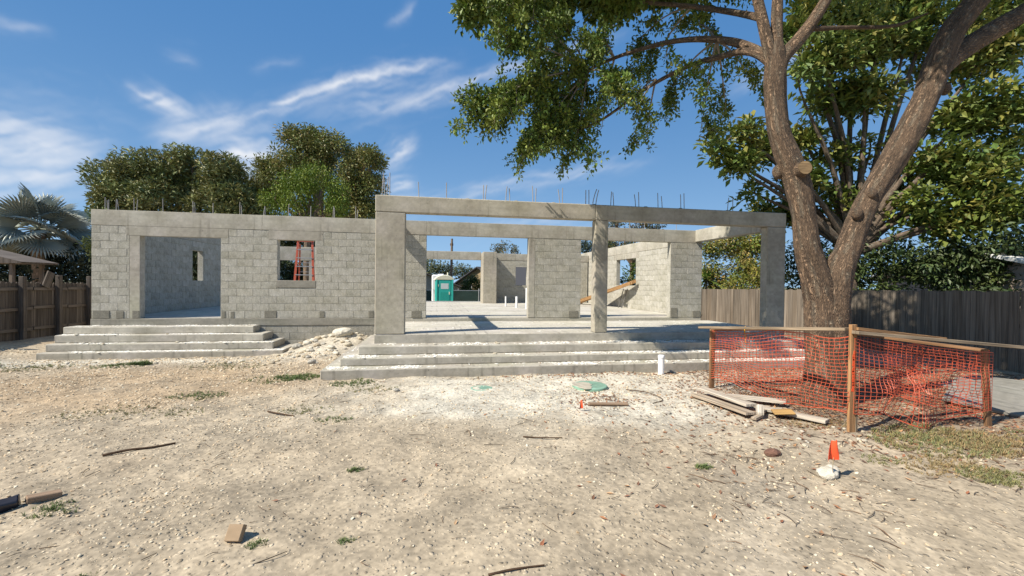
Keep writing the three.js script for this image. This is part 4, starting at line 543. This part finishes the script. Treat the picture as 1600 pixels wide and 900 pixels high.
// ---------------------------------------------------------------- orange netting round the tree
const stakeM = [[0.62, 0.36, 0.17], [0.50, 0.29, 0.15], [0.52, 0.42, 0.30]].map((c, i) => mat(C(...c), { map: shifted(woodMap, i * 0.4, i * 0.2), bumpMap: woodBump, bumpScale: 0.004 }));
const A = [13.6, 5.68], B = [13.82, 8.12], Cc = [16.0, 8.11], Dd = [15.9, 5.75];
{
  const st = (p, h, label, m, lean = 0) => { const o = thing('stake', label, 'stake', 'stakes holding the netting', [p[0], ground(p[0], p[1]) - 0.1, p[1]]); put('stake_body', bar([0, 0, 0], [lean, h + 0.1, 0], 0.09, 0.04, 0.004), m, o); return o; };
  st(A, 1.06, 'wooden stake of the tree barrier standing next to the porch steps', stakeM[1]);
  const b = st(B, 1.34, 'tall wooden corner stake sprayed with orange paint at the front of the tree barrier', stakeM[0]);
  const paint = mat(C(0.75, 0.09, 0.02)), r = rng(4); for (let i = 0; i < 14; i++) { const q = put('paint_mark', boxR(-0.012 - 0.014 * r(), 0.01 + 0.016 * r(), -0.012, 0.016 + 0.03 * r(), 0.0195, 0.0225, 0.0005), paint, b); q.position.set(0.012 * (r() - 0.5), 0.62 + i * 0.035, 0); q.rotation.z = 0.5 * (r() - 0.5); }
  put('lath', bar([0.055, 0.0, 0.01], [0.06, 0.48, 0.01], 0.03, 0.03), stakeM[2], b);
  st(Cc, 1.04, 'leaning wooden stake of the tree barrier beside the grey slabs', stakeM[1], -0.10);
  st(Dd, 1.0, 'wooden stake of the tree barrier standing behind the forked trunk', stakeM[1]);
  const rl = (p, q, label, m) => solo('rail_board', bar(p, q, 0.09, 0.04, 0.004), m, label, 'board', 'rails along the top of the tree barrier');
  rl([A[0] - 0.18, 1.07, A[1] - 0.1], [B[0] - 0.02, 1.30, B[1] - 0.06], 'rail board along the netting from the porch steps to the painted stake', stakeM[2]);
  rl([B[0] - 0.05, 1.275, B[1] + 0.07], [Cc[0] + 1.9, 0.93, Cc[1] + 0.06], 'long rail board running from the painted stake past the leaning stake', stakeM[2]);
  rl([B[0] + 0.02, 1.315, B[1] - 0.0], [B[0] + 1.7, 1.14, B[1] - 0.22], 'short rail board lying on top of the painted stake', stakeM[0]);
  rl([Cc[0] - 0.02, 1.0, Cc[1] - 0.06], [Dd[0], 1.02, Dd[1]], 'rail board at the fence side of the tree barrier', stakeM[1]);
  rl([Dd[0], 1.03, Dd[1]], [A[0], 1.05, A[1]], 'rail board behind the forked trunk', stakeM[1]);
  const netM = mat(C(0.50, 0.09, 0.04), { roughness: 0.5, side: THREE.DoubleSide });
  function net(label, nx, ny, fn) {
    const P = []; for (let i = 0; i <= nx; i++) { P.push([]); for (let j = 0; j <= ny; j++) P[i].push(V3(...fn(i / nx, j / ny))); }
    const pos = [], strand = (a, b, t) => { const d = b.clone().sub(a); if (d.length() < 1e-4) return; const s = V3(0, 1, 0).cross(d); if (s.length() < 1e-4) s.set(1, 0, 0); s.normalize(); const u = s.clone().cross(d).normalize(), c = [0, 1, 2].map(k => { const w = k * 2.0944; return s.clone().multiplyScalar(Math.cos(w) * t).addScaledVector(u, Math.sin(w) * t); }); for (let k = 0; k < 3; k++) { const e = c[k], f = c[(k + 1) % 3]; for (const [q, o] of [[a, e], [a, f], [b, f], [a, e], [b, f], [b, e]]) pos.push(q.x + o.x, q.y + o.y, q.z + o.z); } };
    for (let i = 0; i <= nx; i++) for (let j = 0; j <= ny; j++) { if (i < nx) strand(P[i][j], P[i + 1][j], j === 0 || j === ny ? 0.0065 : 0.0038); if (j < ny) strand(P[i][j], P[i][j + 1], 0.0032); }
    const g = new THREE.BufferGeometry(); g.setAttribute('position', new THREE.Float32BufferAttribute(pos, 3)); g.computeVertexNormals();
    return solo('safety_net', g, netM, label, 'netting', 'netting round the tree');
  }
  const nz = (a, b, s) => fbm(a * s + 11, b * s + 23, 3) - 0.5;
  net('orange mesh netting hung between the steps-side stake and the painted stake', 36, 21, (u, v) => { const top = mix(1.02, 1.25, u) - 0.03 * Math.sin(u * 9), bot = 0.10 + 0.10 * u + 0.08 * Math.sin(u * 7 + 1) + 0.10 * nz(u, 0, 5), s = v + 0.04 * Math.sin(u * 12); return [mix(A[0], B[0], u) - 0.03 + 0.10 * Math.sin(3.14 * u) * (1 - v) + 0.10 * nz(u, v, 4), mix(bot, top, clamp(s)), mix(A[1], B[1], u + 0.02 * nz(u, v, 6)) + 0.06 * nz(u, v, 5)]; });
  net('crumpled orange mesh netting between the painted stake and the leaning stake', 36, 21, (u, v) => { const pin = Math.exp(-((u - 0.45) ** 2) / 0.012), top = mix(1.22, 0.98, u) - 0.07 * Math.sin(3.14 * Math.min(1, u / 0.42)) * (u < 0.42 ? 1 : 0), bot = mix(0.26, 0.06, u) + 0.16 * Math.sin(u * 8) * u; const uu = u + 0.20 * Math.sin(v * 3.14) * (0.5 - Math.abs(u - 0.5)) * (u < 0.5 ? 1 : -0.4) - 0.16 * (1 - v) * Math.exp(-((u - 0.55) ** 2) / 0.05); return [mix(B[0], Cc[0], clamp(uu)), mix(bot, top, clamp(v + 0.16 * pin * Math.sin(v * 3.14) + 0.1 * nz(u, v, 3))), mix(B[1], Cc[1], u) + 0.03 + Math.sin(3.14159 * u) * (0.34 * nz(u, v, 4) * Math.sin(v * 3) + 0.14 * Math.sin(u * 14) * (1 - v))]; });
  net('orange mesh netting along the fence side of the tree barrier', 34, 21, (u, v) => [mix(Cc[0], Dd[0], u) + 0.12 * nz(u, v, 4), mix(0.08 + 0.1 * nz(u, 1, 6), 1.0, v), mix(Cc[1], Dd[1], u) + 0.05 * nz(u, v, 5)]);
  net('orange mesh netting behind the forked trunk towards the porch', 34, 21, (u, v) => [mix(Dd[0], A[0], u), mix(0.08 + 0.1 * nz(u, 2, 6), 1.02, v), mix(Dd[1], A[1], u) + 0.12 * nz(u, v, 4)]);
  solo('yellow_tie', tube([[13.69, 1.17, 6.4, 0.006], [13.66, 1.12, 6.42, 0.008], [13.68, 1.0, 6.41, 0.006], [13.66, 0.9, 6.44, 0.003]], 6, 0.03), mat(C(0.8, 0.42, 0.03)), 'yellow plastic tie knotted on the rail of the netting', 'tie');
}

// ---------------------------------------------------------------- things lying in the yard
const oldWood = [[0.76, 0.71, 0.62], [0.85, 0.79, 0.69], [0.70, 0.60, 0.48], [0.78, 0.50, 0.19], [0.56, 0.41, 0.29]].map((c, i) => mat(C(...c), { map: shifted(woodMap, i * 0.23, i * 0.41), bumpMap: woodBump, bumpScale: 0.004 }));
const gy = (x, z, d = 0) => ground(x, z) + d;
const plank = (x0, z0, x1, z1, w, t, y0, y1, m, label, group) => solo('old_plank', bar([x0, gy(x0, z0, y0 + t / 2), z0], [x1, gy(x1, z1, y1 + t / 2), z1], w, t, 0.004, 0), m, label, 'plank', group);
plank(13.12, 6.10, 13.12, 7.26, 0.18, 0.04, 0.09, 0.12, oldWood[1], 'grey plank lying uppermost on the pile beside the netting', 'planks of the pile');
plank(12.92, 6.22, 12.98, 7.42, 0.16, 0.04, 0.03, 0.05, oldWood[2], 'brownish plank at the gravel side of the plank pile', 'planks of the pile');
plank(13.32, 6.48, 13.88, 7.05, 0.17, 0.04, 0.06, 0.06, oldWood[0], 'grey plank of the pile nearest the netting', 'planks of the pile');
plank(13.2, 6.75, 13.75, 7.86, 0.15, 0.045, 0.03, 0.03, oldWood[1], 'grey plank end sticking out of the pile towards the painted stake', 'planks of the pile');
plank(13.34, 7.40, 13.56, 7.52, 0.22, 0.02, 0.06, 0.09, oldWood[3], 'triangular yellow plywood scrap on the plank pile', 'planks of the pile');
plank(13.10, 7.45, 13.26, 7.25, 0.10, 0.04, 0.06, 0.1, oldWood[0], 'short grey offcut lying across the plank pile', 'planks of the pile');
plank(12.96, 7.5, 13.14, 7.42, 0.07, 0.035, 0.02, 0.03, oldWood[2], 'small grey offcut in front of the plank pile', 'planks of the pile');
plank(13.0, 6.2, 13.2, 7.3, 0.3, 0.03, 0.0, 0.02, oldWood[4], 'wide brown board at the bottom of the plank pile', 'planks of the pile');
plank(10.99, 6.48, 11.6, 6.52, 0.09, 0.025, 0.01, 0.015, oldWood[4], 'thin brown board lying among dead leaves near the round lid', null);
solo('wood_block', bar([7.33, gy(7.33, 9.38, 0.01), 9.38], [7.34, gy(7.34, 9.3, 0.085), 9.32], 0.105, 0.05, 0.004), mat(C(0.62, 0.46, 0.31), { map: concMap }), 'small square wood block lying alone in the foreground dirt', 'block');
solo('wood_block', bar([5.48, gy(5.48, 8.58, 0.03), 8.60], [5.62, gy(5.62, 8.46, 0.02), 8.46], 0.09, 0.05, 0.004), oldWood[4], 'brown wood offcut lying against the dark plastic wrap', 'block');
{ const pts = [[5.0, 8.92], [5.18, 8.78], [5.32, 8.68], [5.44, 8.60]].map(([x, z], i) => [x, gy(x, z, 0.03), z, 0.07 - 0.004 * i]); solo('plastic_wrap', tube(pts, 26, 0.012, 1.0), mat(C(0.018, 0.018, 0.026), { roughness: 0.35 }), 'crumpled roll of dark plastic wrap lying on the dirt', 'wrap'); }
const stickM = mat(C(0.20, 0.13, 0.08), { map: barkMap }), stick = (pts, rad, label) => solo('stick', tube(pts.map(([x, z, d = 0], i) => [x, gy(x, z, rad + d), z, rad * (1 - 0.4 * i / pts.length)]), 7, 0.05, 0.1), stickM, label, 'stick');
stick([[5.32, 7.56], [5.5, 7.48, 0.01], [5.68, 7.42], [5.86, 7.31]], 0.014, 'long bent brown stick on the reddish dirt');
stick([[6.40, 6.17], [6.6, 6.32, 0.01], [6.83, 6.45]], 0.012, 'short pale stick lying near the grass tufts');
stick([[9.05, 10.0], [9.2, 9.98, 0.006], [9.42, 9.96]], 0.008, 'dark stick at the camera edge of the sandy yard');
stick([[9.75, 7.62], [9.95, 7.68, 0.01], [10.2, 7.74]], 0.009, 'thin straight twig on the sand below the round lid');
stick([[12.0, 5.6], [12.25, 5.9, 0.03], [12.3, 6.3, 0.01], [12.05, 6.45]], 0.008, 'angular bent twig on the white gravel');
{ // septic lids
  const gm = mat(C(0.32, 0.56, 0.45), { map: concMap, roughness: 0.7 }), dust = mat(C(0.74, 0.70, 0.60), { map: concMap });
  const lid = (x, z, R, label, h) => { const o = thing('access_cover', label, 'lid', null, [x, gy(x, z), z]); put('disc', new THREE.LatheGeometry([[0.001, 0.03], [R * 0.8, 0.026], [R * 0.82, 0.034], [R * 0.95, 0.03], [R, 0.015], [R, -0.03]].map(p => new THREE.Vector2(...p)), 40).translate(0, h, 0), gm, o); return o; };
  const a = lid(11.42, 5.36, 0.31, 'round green plastic lid half covered with pale dust in the gravel', 0.025), s = new THREE.Shape(), r = rng(3); for (let i = 0; i <= 24; i++) { const t = i / 24 * 6.283, q = (0.14 + 0.03 * Math.sin(t * 3) + 0.04 * r()); if (i) s.lineTo(-0.15 + Math.cos(t) * q, Math.sin(t) * q * 1.5); else s.moveTo(-0.15 + q, 0); } put('dust_patch', new THREE.ExtrudeGeometry(s, { depth: 0.006, bevelEnabled: true, bevelSize: 0.008, bevelThickness: 0.004, bevelSegments: 1 }).rotateX(-Math.PI / 2).translate(0.01, 0.053, 0.02), dust, a);
  lid(9.49, 5.26, 0.2, 'small pale green lid almost buried in the white gravel', -0.022);
}
{ // marker flags
  const fm = mat(C(0.85, 0.10, 0.03), { side: THREE.DoubleSide, roughness: 0.6 }), wm = mat(C(0.4, 0.33, 0.2));
  const flag = (x, z, h, w, fh, label, sag) => { const o = thing('marker_flag', label, 'flag', 'marker flags', [x, gy(x, z), z]); put('wire', tube([[0, -0.05, 0, 0.003], [0.005, h * 0.5, 0, 0.003], [0.03, h, 0, 0.003]], 5, 0.1), wm, o); const pos = [], idx = [], n = 8; for (let i = 0; i <= n; i++) for (let j = 0; j <= n; j++) { const u = i / n, v = j / n; pos.push(0.028 - w * u * (0.35 + 0.65 * v) * (1 - sag * 0.6) + w * 0.4 * v * 0.3, h - fh * v - sag * 0.25 * u * fh, 0.025 * Math.sin(u * 5 + v * 2) + 0.02 * u); if (i < n && j < n) { const k = i * (n + 1) + j; idx.push(k, k + 1, k + n + 1, k + 1, k + n + 2, k + n + 1); } } const g = new THREE.BufferGeometry(); g.setAttribute('position', new THREE.Float32BufferAttribute(pos, 3)); g.setIndex(idx); g.computeVertexNormals(); put('cloth', g, fm, o); };
  flag(12.47, 9.14, 0.385, 0.17, 0.19, 'orange marker flag on a wire beside the pale rock', 0.3);
  flag(10.77, 6.72, 0.17, 0.09, 0.13, 'small drooping orange marker flag near the green lid', 0.6);
}
// stones
function rock(seed, detail = 2) { const g = new THREE.IcosahedronGeometry(1, detail), p = g.attributes.position; for (let i = 0; i < p.count; i++) { const v = V3(p.getX(i), p.getY(i), p.getZ(i)), k = 0.72 + 0.42 * fbm(v.x * 1.6 + seed * 3.1, v.y * 1.6 + v.z * 1.3 + seed, 3) + 0.25 * (fbm(v.x * 4 + seed, v.z * 4 + v.y * 3, 2) - 0.5); v.multiplyScalar(k); p.setXYZ(i, v.x, v.y * 0.62, v.z); } g.computeVertexNormals(); return metreUV(g); }
const rocks = [0, 1, 2, 3, 4].map(i => rock(i + 1)), rockM = [[0.86, 0.79, 0.64], [0.76, 0.66, 0.49], [0.98, 0.93, 0.81], [0.68, 0.57, 0.42], [0.70, 0.67, 0.60]].map(c => mat(C(...c), { map: concMap, bumpMap: concBump, bumpScale: 0.01 }));
const stone = (x, z, s, gi, mi, label, group, turn = 0, dy = 0) => { const o = solo('rock', rocks[gi], rockM[mi], label, 'rock', group); o.scale.set(s, s * 0.9, s * 0.85); o.rotation.y = turn; o.position.set(x, gy(x, z, s * 0.22 + dy), z); return o; };
stone(12.47, 9.08, 0.11, 0, 2, 'pale knobbly limestone rock under the orange marker flag', null, 0.4); stone(12.62, 9.0, 0.07, 1, 2, 'smaller pale rock touching the rock under the flag', null, 1.4);
solo('brick_lump', rock(9).scale(0.11, 0.08, 0.07).translate(12.33, gy(12.33, 8.55, 0.02), 8.55), mat(C(0.26, 0.14, 0.10), { map: concMap }), 'reddish brown clod lying in the gravel near the plank pile', 'clod');
stone(8.05, 5.22, 0.06, 2, 4, 'whitish rock on the sand beside the small buried lid', null); stone(12.0, 6.95, 0.065, 3, 4, 'greyish white rock near the angular bent twig', null, 2);
stone(-1.7, 0.95, 0.2, 1, 2, 'big pale rock at the shaded end of the left steps', null, 0.3); stone(5.15, 0.75, 0.16, 4, 4, 'grey concrete chunk on the rubble beside the left steps', null, 1); stone(6.2, 0.42, 0.26, 0, 2, 'largest pale boulder on the rubble heap between the two flights', null, 0.5);
{ const r = rng(77); let n = 0; while (n < 90) { const x = 4.9 + 1.9 * r(), z = 0.15 + 3.2 * r() * r(); if (x > 6.5 && z > 0.6) continue; if (x < 5.05 && z < 1.3) continue; stone(x, z, 0.035 + 0.10 * r() * r(), n % 5, Math.floor(r() * 5), 'pale broken rock of the rubble heap between the two flights of steps', 'rubble rocks', r() * 6); n++; }
  for (let i = 0; i < 26; i++) stone(-0.8 + 6 * r(), 1.4 + 0.9 * r(), 0.03 + 0.05 * r() * r(), i % 5, Math.floor(r() * 4), 'pale rock strewn along the foot of the left steps', 'rocks at the left steps', r() * 6);
  for (let i = 0; i < 26; i++) stone(12.6 + 1.4 * r(), 7.5 + 0.9 * r(), 0.018 + 0.035 * r() * r(), i % 5, [0, 2, 2, 1][i % 4], 'small white rock strewn before the plank pile and the painted stake', 'rocks at the plank pile', r() * 6);
  for (let i = 0; i < 16; i++) { const x = [3 * r() - 0.2, 7.4 + 9 * r()][i % 2], z = i % 2 ? 3.2 + r() * 0.6 : 0.5 + 0.5 * r(); const y = i % 2 ? (z < 3.5 ? 0.503 : 0.323) : (z < 0.67 ? 0.452 : z < 0.91 ? 0.266 : 0.097); const o = solo('rock', rocks[i % 5], rockM[i % 5], 'small chip of concrete lying on a step tread', 'rock', 'chips on the steps'); const s = 0.018 + 0.02 * r(); o.scale.set(s * 1.5, s, s); o.position.set(x, y + s * 0.4, z); } }
{ // grey slabs under the fence
  const sm1 = mat(C(0.42, 0.41, 0.375), { map: concMap, bumpMap: concBump, bumpScale: 0.006 });
  const sl = (x, z, w, d, ry, rx, y, label) => { const o = solo('paving_slab', metreUV(chamfer(w, 0.06, d, 0.015)), sm1, label, 'slab', 'grey slabs'); o.position.set(x, gy(x, z, y), z); o.rotation.set(rx, ry, 0.04); };
  sl(17.5, 7.35, 1.5, 1.2, 0.5, 0.12, 0.1, 'tilted grey slab lying behind the leaning stake'); sl(18.9, 6.5, 1.6, 1.3, 0.3, -0.04, 0.08, 'flat grey slab lying nearest the board fence'); sl(18.3, 8.0, 1.3, 1.2, 0.9, 0.1, 0.08, 'tilted grey slab lying past the leaning stake');
}

// ---------------------------------------------------------------- gravel, twigs, dead leaves, grass: uncountable cover
{
  const r = rng(500), inYard = (x, z) => !((x > -0.4 && x < 5.0 && z < 1.17) || (x > 6.5 && z < 4.22)), pick = () => { const q = r(), d = 2.3 + 8.2 * Math.pow(r(), 0.62), a = (r() - 0.5) * 1.98 + 0.17, x = 8.718 + Math.sin(a) * d / Math.max(0.55, Math.cos(a - 0.17)), z = 12.637 - Math.cos(a) * d / Math.max(0.55, Math.cos(a - 0.17)); return [x, z, d]; };
  const peb = [0, 1].map(i => { const g = rock(20 + i, 0); return g; }), tones = [[0.60, 0.49, 0.335], [0.57, 0.455, 0.305], [0.68, 0.59, 0.43], [0.52, 0.41, 0.27], [0.46, 0.36, 0.24], [0.63, 0.515, 0.355]];
  for (const k of [0, 1]) { const it = []; let guard = 0; while (it.length < 22000 && guard++ < 300000) { const [x, z, d] = pick(); if (!inYard(x, z) || x < -3 || x > 21 || z > 12) continue; const dens = 0.10 + 0.9 * sm(0.45, 0.68, fbm(x * 0.9 + 7, z * 0.9, 3)) * (0.35 + sm(9.5, 6, x)) + 0.35 * sm(8.0, 5.5, x); if (r() > dens * (1 - 0.85 * litter(x, z))) continue; const s = (0.003 + 0.012 * Math.pow(r(), 5)) * (0.65 + 0.1 * d); it.push([x, gy(x, z, s * 0.2), z, [s * (0.9 + 0.9 * r()), s * (0.5 + 0.5 * r()), s], vary(tones[Math.floor(r() * 6)], r, 0.3)]); } const im = scatter(k ? 'gravel' : 'pebbles', peb[k], mat(C(1, 1, 1)), it); tag(im, k ? 'scattered pale limestone gravel across the yard' : 'scattered small cream pebbles across the yard', 'gravel'); }
  // crumbs of lime and mortar lying on the treads and the porch floor
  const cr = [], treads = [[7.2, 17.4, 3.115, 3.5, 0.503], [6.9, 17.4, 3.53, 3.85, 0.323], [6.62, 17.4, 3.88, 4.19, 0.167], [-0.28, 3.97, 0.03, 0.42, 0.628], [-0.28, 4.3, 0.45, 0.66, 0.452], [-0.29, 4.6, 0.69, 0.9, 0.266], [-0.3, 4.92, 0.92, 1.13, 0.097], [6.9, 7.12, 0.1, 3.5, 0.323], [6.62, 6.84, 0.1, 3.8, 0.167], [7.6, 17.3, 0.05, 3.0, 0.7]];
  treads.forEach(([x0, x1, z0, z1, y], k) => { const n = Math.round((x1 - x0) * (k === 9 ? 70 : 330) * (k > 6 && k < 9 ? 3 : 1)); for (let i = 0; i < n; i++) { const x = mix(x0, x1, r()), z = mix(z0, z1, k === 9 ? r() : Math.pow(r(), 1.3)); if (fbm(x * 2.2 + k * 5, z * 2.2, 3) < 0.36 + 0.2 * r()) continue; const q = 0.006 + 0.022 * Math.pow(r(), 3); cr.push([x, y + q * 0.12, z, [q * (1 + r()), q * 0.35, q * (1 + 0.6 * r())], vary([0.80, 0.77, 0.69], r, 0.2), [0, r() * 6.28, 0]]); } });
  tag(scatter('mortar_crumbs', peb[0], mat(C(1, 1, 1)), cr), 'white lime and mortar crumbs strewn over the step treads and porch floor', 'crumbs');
  // twigs
  const tg = tube([[-0.5, 0, 0, 0.02], [-0.1, 0.03, 0.05, 0.018], [0.5, 0, -0.03, 0.01]], 4, 0.3, 0, false), tw = []; let gd = 0;
  while (tw.length < 1900 && gd++ < 90000) { const [x, z] = pick(); if (!inYard(x, z) || z > 12) continue; if (r() > 0.06 + sm(9.5, 14, x) * 0.9 * sm(0.4, 0.6, fbm(x * 0.8, z * 0.8 + 40, 3))) continue; const L = 0.05 + 0.2 * r() * r(); tw.push([x, gy(x, z, 0.008), z, [L, L * 0.6 + 0.09, L * 0.6 + 0.09], vary([0.13, 0.09, 0.06], r, 0.6), [0, r() * 6.28, (r() - 0.5) * 0.1]]); }
  tag(scatter('twig_litter', tg, mat(C(1, 1, 1)), tw), 'thin dark twigs strewn over the gravel near the tree', 'twigs');
  // dead leaves
  const lf = leafClump(1, 0.001, 1, 0.5, 3); const lg = (() => { const p = []; const q = [[-0.5, 0, 0], [-0.1, 0.06, 0.2], [-0.05, 0.0, 0], [-0.1, 0.06, -0.2], [0.5, 0.05, 0]]; for (const [a, b, c] of [[0, 1, 2], [0, 2, 3], [1, 4, 2], [2, 4, 3]]) for (const k of [a, b, c]) p.push(...q[k]); const g = new THREE.BufferGeometry(); g.setAttribute('position', new THREE.Float32BufferAttribute(p, 3)); g.computeVertexNormals(); return g; })();
  const dl = []; gd = 0; const lc = [[0.23, 0.10, 0.055], [0.30, 0.15, 0.075], [0.17, 0.09, 0.055], [0.36, 0.22, 0.115]];
  while (dl.length < 17000 && gd++ < 600000) { const near = r() < 0.25; let x, z; if (near) [x, z] = pick(); else { x = 10 + 11 * r(); z = 4.2 + 5.5 * r(); } if (!inYard(x, z) || z > 12) continue; const dn = 0.025 * sm(4, 12, x) + litter(x, z) + 0.7 * Math.exp(-((z - 4.35) ** 2) / 0.02) * sm(9, 13, x) + 0.6 * Math.exp(-((x - 11.3) ** 2) / 0.2 - ((z - 6.2) ** 2) / 0.08); if (r() > dn) continue; const s = 0.04 + 0.045 * r(); dl.push([x, gy(x, z, 0.008), z, s, vary(lc[Math.floor(r() * 4)], r, 0.5), [(r() - 0.5) * 0.7, r() * 6.28, (r() - 0.5) * 0.7]]); }
  for (let i = 0; i < 260; i++) { const x = 9 + 8.5 * r(), row = Math.floor(r() * 3), z = [3.12 + 0.36 * r(), 3.55 + 0.3 * r(), 3.9 + 0.28 * r()][row], y = [0.503, 0.323, 0.167][row]; dl.push([x, y + 0.006, z, 0.03 + 0.03 * r(), vary(lc[Math.floor(r() * 4)], r, 0.5), [(r() - 0.5) * 0.4, r() * 6.28, (r() - 0.5) * 0.4]]); }
  tag(scatter('dead_leaves', lg, mat(C(1, 1, 1), { side: THREE.DoubleSide }), dl), 'brown dead leaves lying under the tree and along the porch steps', 'leaves');
  // grass
  const blade = (() => { const p = [], q = rng(66); for (let i = 0; i < 9; i++) { const a = q() * 6.28, L = 0.5 + 0.5 * q(), w = 0.05, lean = 0.3 + 0.6 * q(), c = Math.cos(a), s = Math.sin(a), bx = (q() - 0.5) * 0.5, bz = (q() - 0.5) * 0.5; const B0 = [bx - s * w, 0, bz + c * w], B1 = [bx + s * w, 0, bz - c * w], M0 = [bx + c * lean * L * 0.4 - s * w * 0.7, L * 0.6, bz + s * lean * L * 0.4 + c * w * 0.7], M1 = [bx + c * lean * L * 0.4 + s * w * 0.7, L * 0.6, bz + s * lean * L * 0.4 - c * w * 0.7], T = [bx + c * lean * L, L * 0.85, bz + s * lean * L]; p.push(...B0, ...B1, ...M1, ...B0, ...M1, ...M0, ...M0, ...M1, ...T); } const g = new THREE.BufferGeometry(); g.setAttribute('position', new THREE.Float32BufferAttribute(p, 3)); g.computeVertexNormals(); return g; })();
  const gs = []; const tuft = (x, z, R, n, h, c) => { n = Math.round(n * 2.2); for (let i = 0; i < n; i++) { const a = r() * 6.28, q = R * Math.pow(r(), 0.7), X = x + Math.cos(a) * q * 1.6, Z = z + Math.sin(a) * q; if (!inYard(X, Z)) continue; gs.push([X, gy(X, Z, -0.005), Z, h * (0.5 + 0.8 * r()), vary(c, r, 0.5), [0, r() * 6.28, 0]]); } };
  const G1 = [0.12, 0.16, 0.05], G2 = [0.19, 0.19, 0.075], G3 = [0.28, 0.21, 0.10];
  tuft(0.6, 2.35, 0.5, 130, 0.05, G2); tuft(-0.8, 2.2, 0.45, 90, 0.05, G1); tuft(2.2, 2.5, 0.35, 90, 0.06, G1); tuft(2.6, 2.45, 0.12, 70, 0.09, G1); tuft(4.3, 2.6, 0.5, 110, 0.05, G2); tuft(6.1, 3.9, 0.28, 130, 0.07, G1); tuft(7.2, 4.5, 0.25, 70, 0.06, G1); tuft(7.6, 5.0, 0.35, 50, 0.05, G2); tuft(5.0, 5.1, 0.28, 90, 0.05, G1); tuft(4.3, 5.9, 0.4, 60, 0.045, G2); tuft(5.6, 4.0, 0.3, 60, 0.05, G1); tuft(5.2, 6.0, 0.25, 40, 0.04, G2); tuft(6.9, 6.1, 0.25, 40, 0.045, G2); tuft(7.4, 6.7, 0.15, 26, 0.05, G1); tuft(7.95, 8.3, 0.05, 24, 0.04, G1); tuft(8.1, 9.5, 0.04, 16, 0.035, G1); tuft(5.75, 8.72, 0.12, 40, 0.04, G1); tuft(7.5, 9.45, 0.05, 20, 0.035, G1); tuft(6.6, 9.6, 0.04, 14, 0.03, G1); tuft(11.4, 8.7, 0.06, 24, 0.05, G1);
  tuft(14.6, 8.5, 0.5, 240, 0.07, G2); tuft(14.7, 8.5, 0.55, 230, 0.06, G3); tuft(15.2, 8.6, 0.4, 200, 0.07, G3); tuft(13.9, 9.1, 0.3, 160, 0.05, G3); tuft(14.1, 9.35, 0.22, 170, 0.05, G2); tuft(13.7, 7.7, 0.3, 90, 0.05, G3); tuft(14.4, 10.6, 0.15, 40, 0.04, G3); tuft(16.4, 8.7, 0.5, 150, 0.06, G2); tuft(13.4, 8.85, 0.15, 50, 0.04, G2);
  tag(scatter('grass', blade, mat(C(1, 1, 1), { side: THREE.DoubleSide }), gs), 'sparse green and dry grass tufts in the dirt', 'grass');
}
renderer.render(scene, camera);
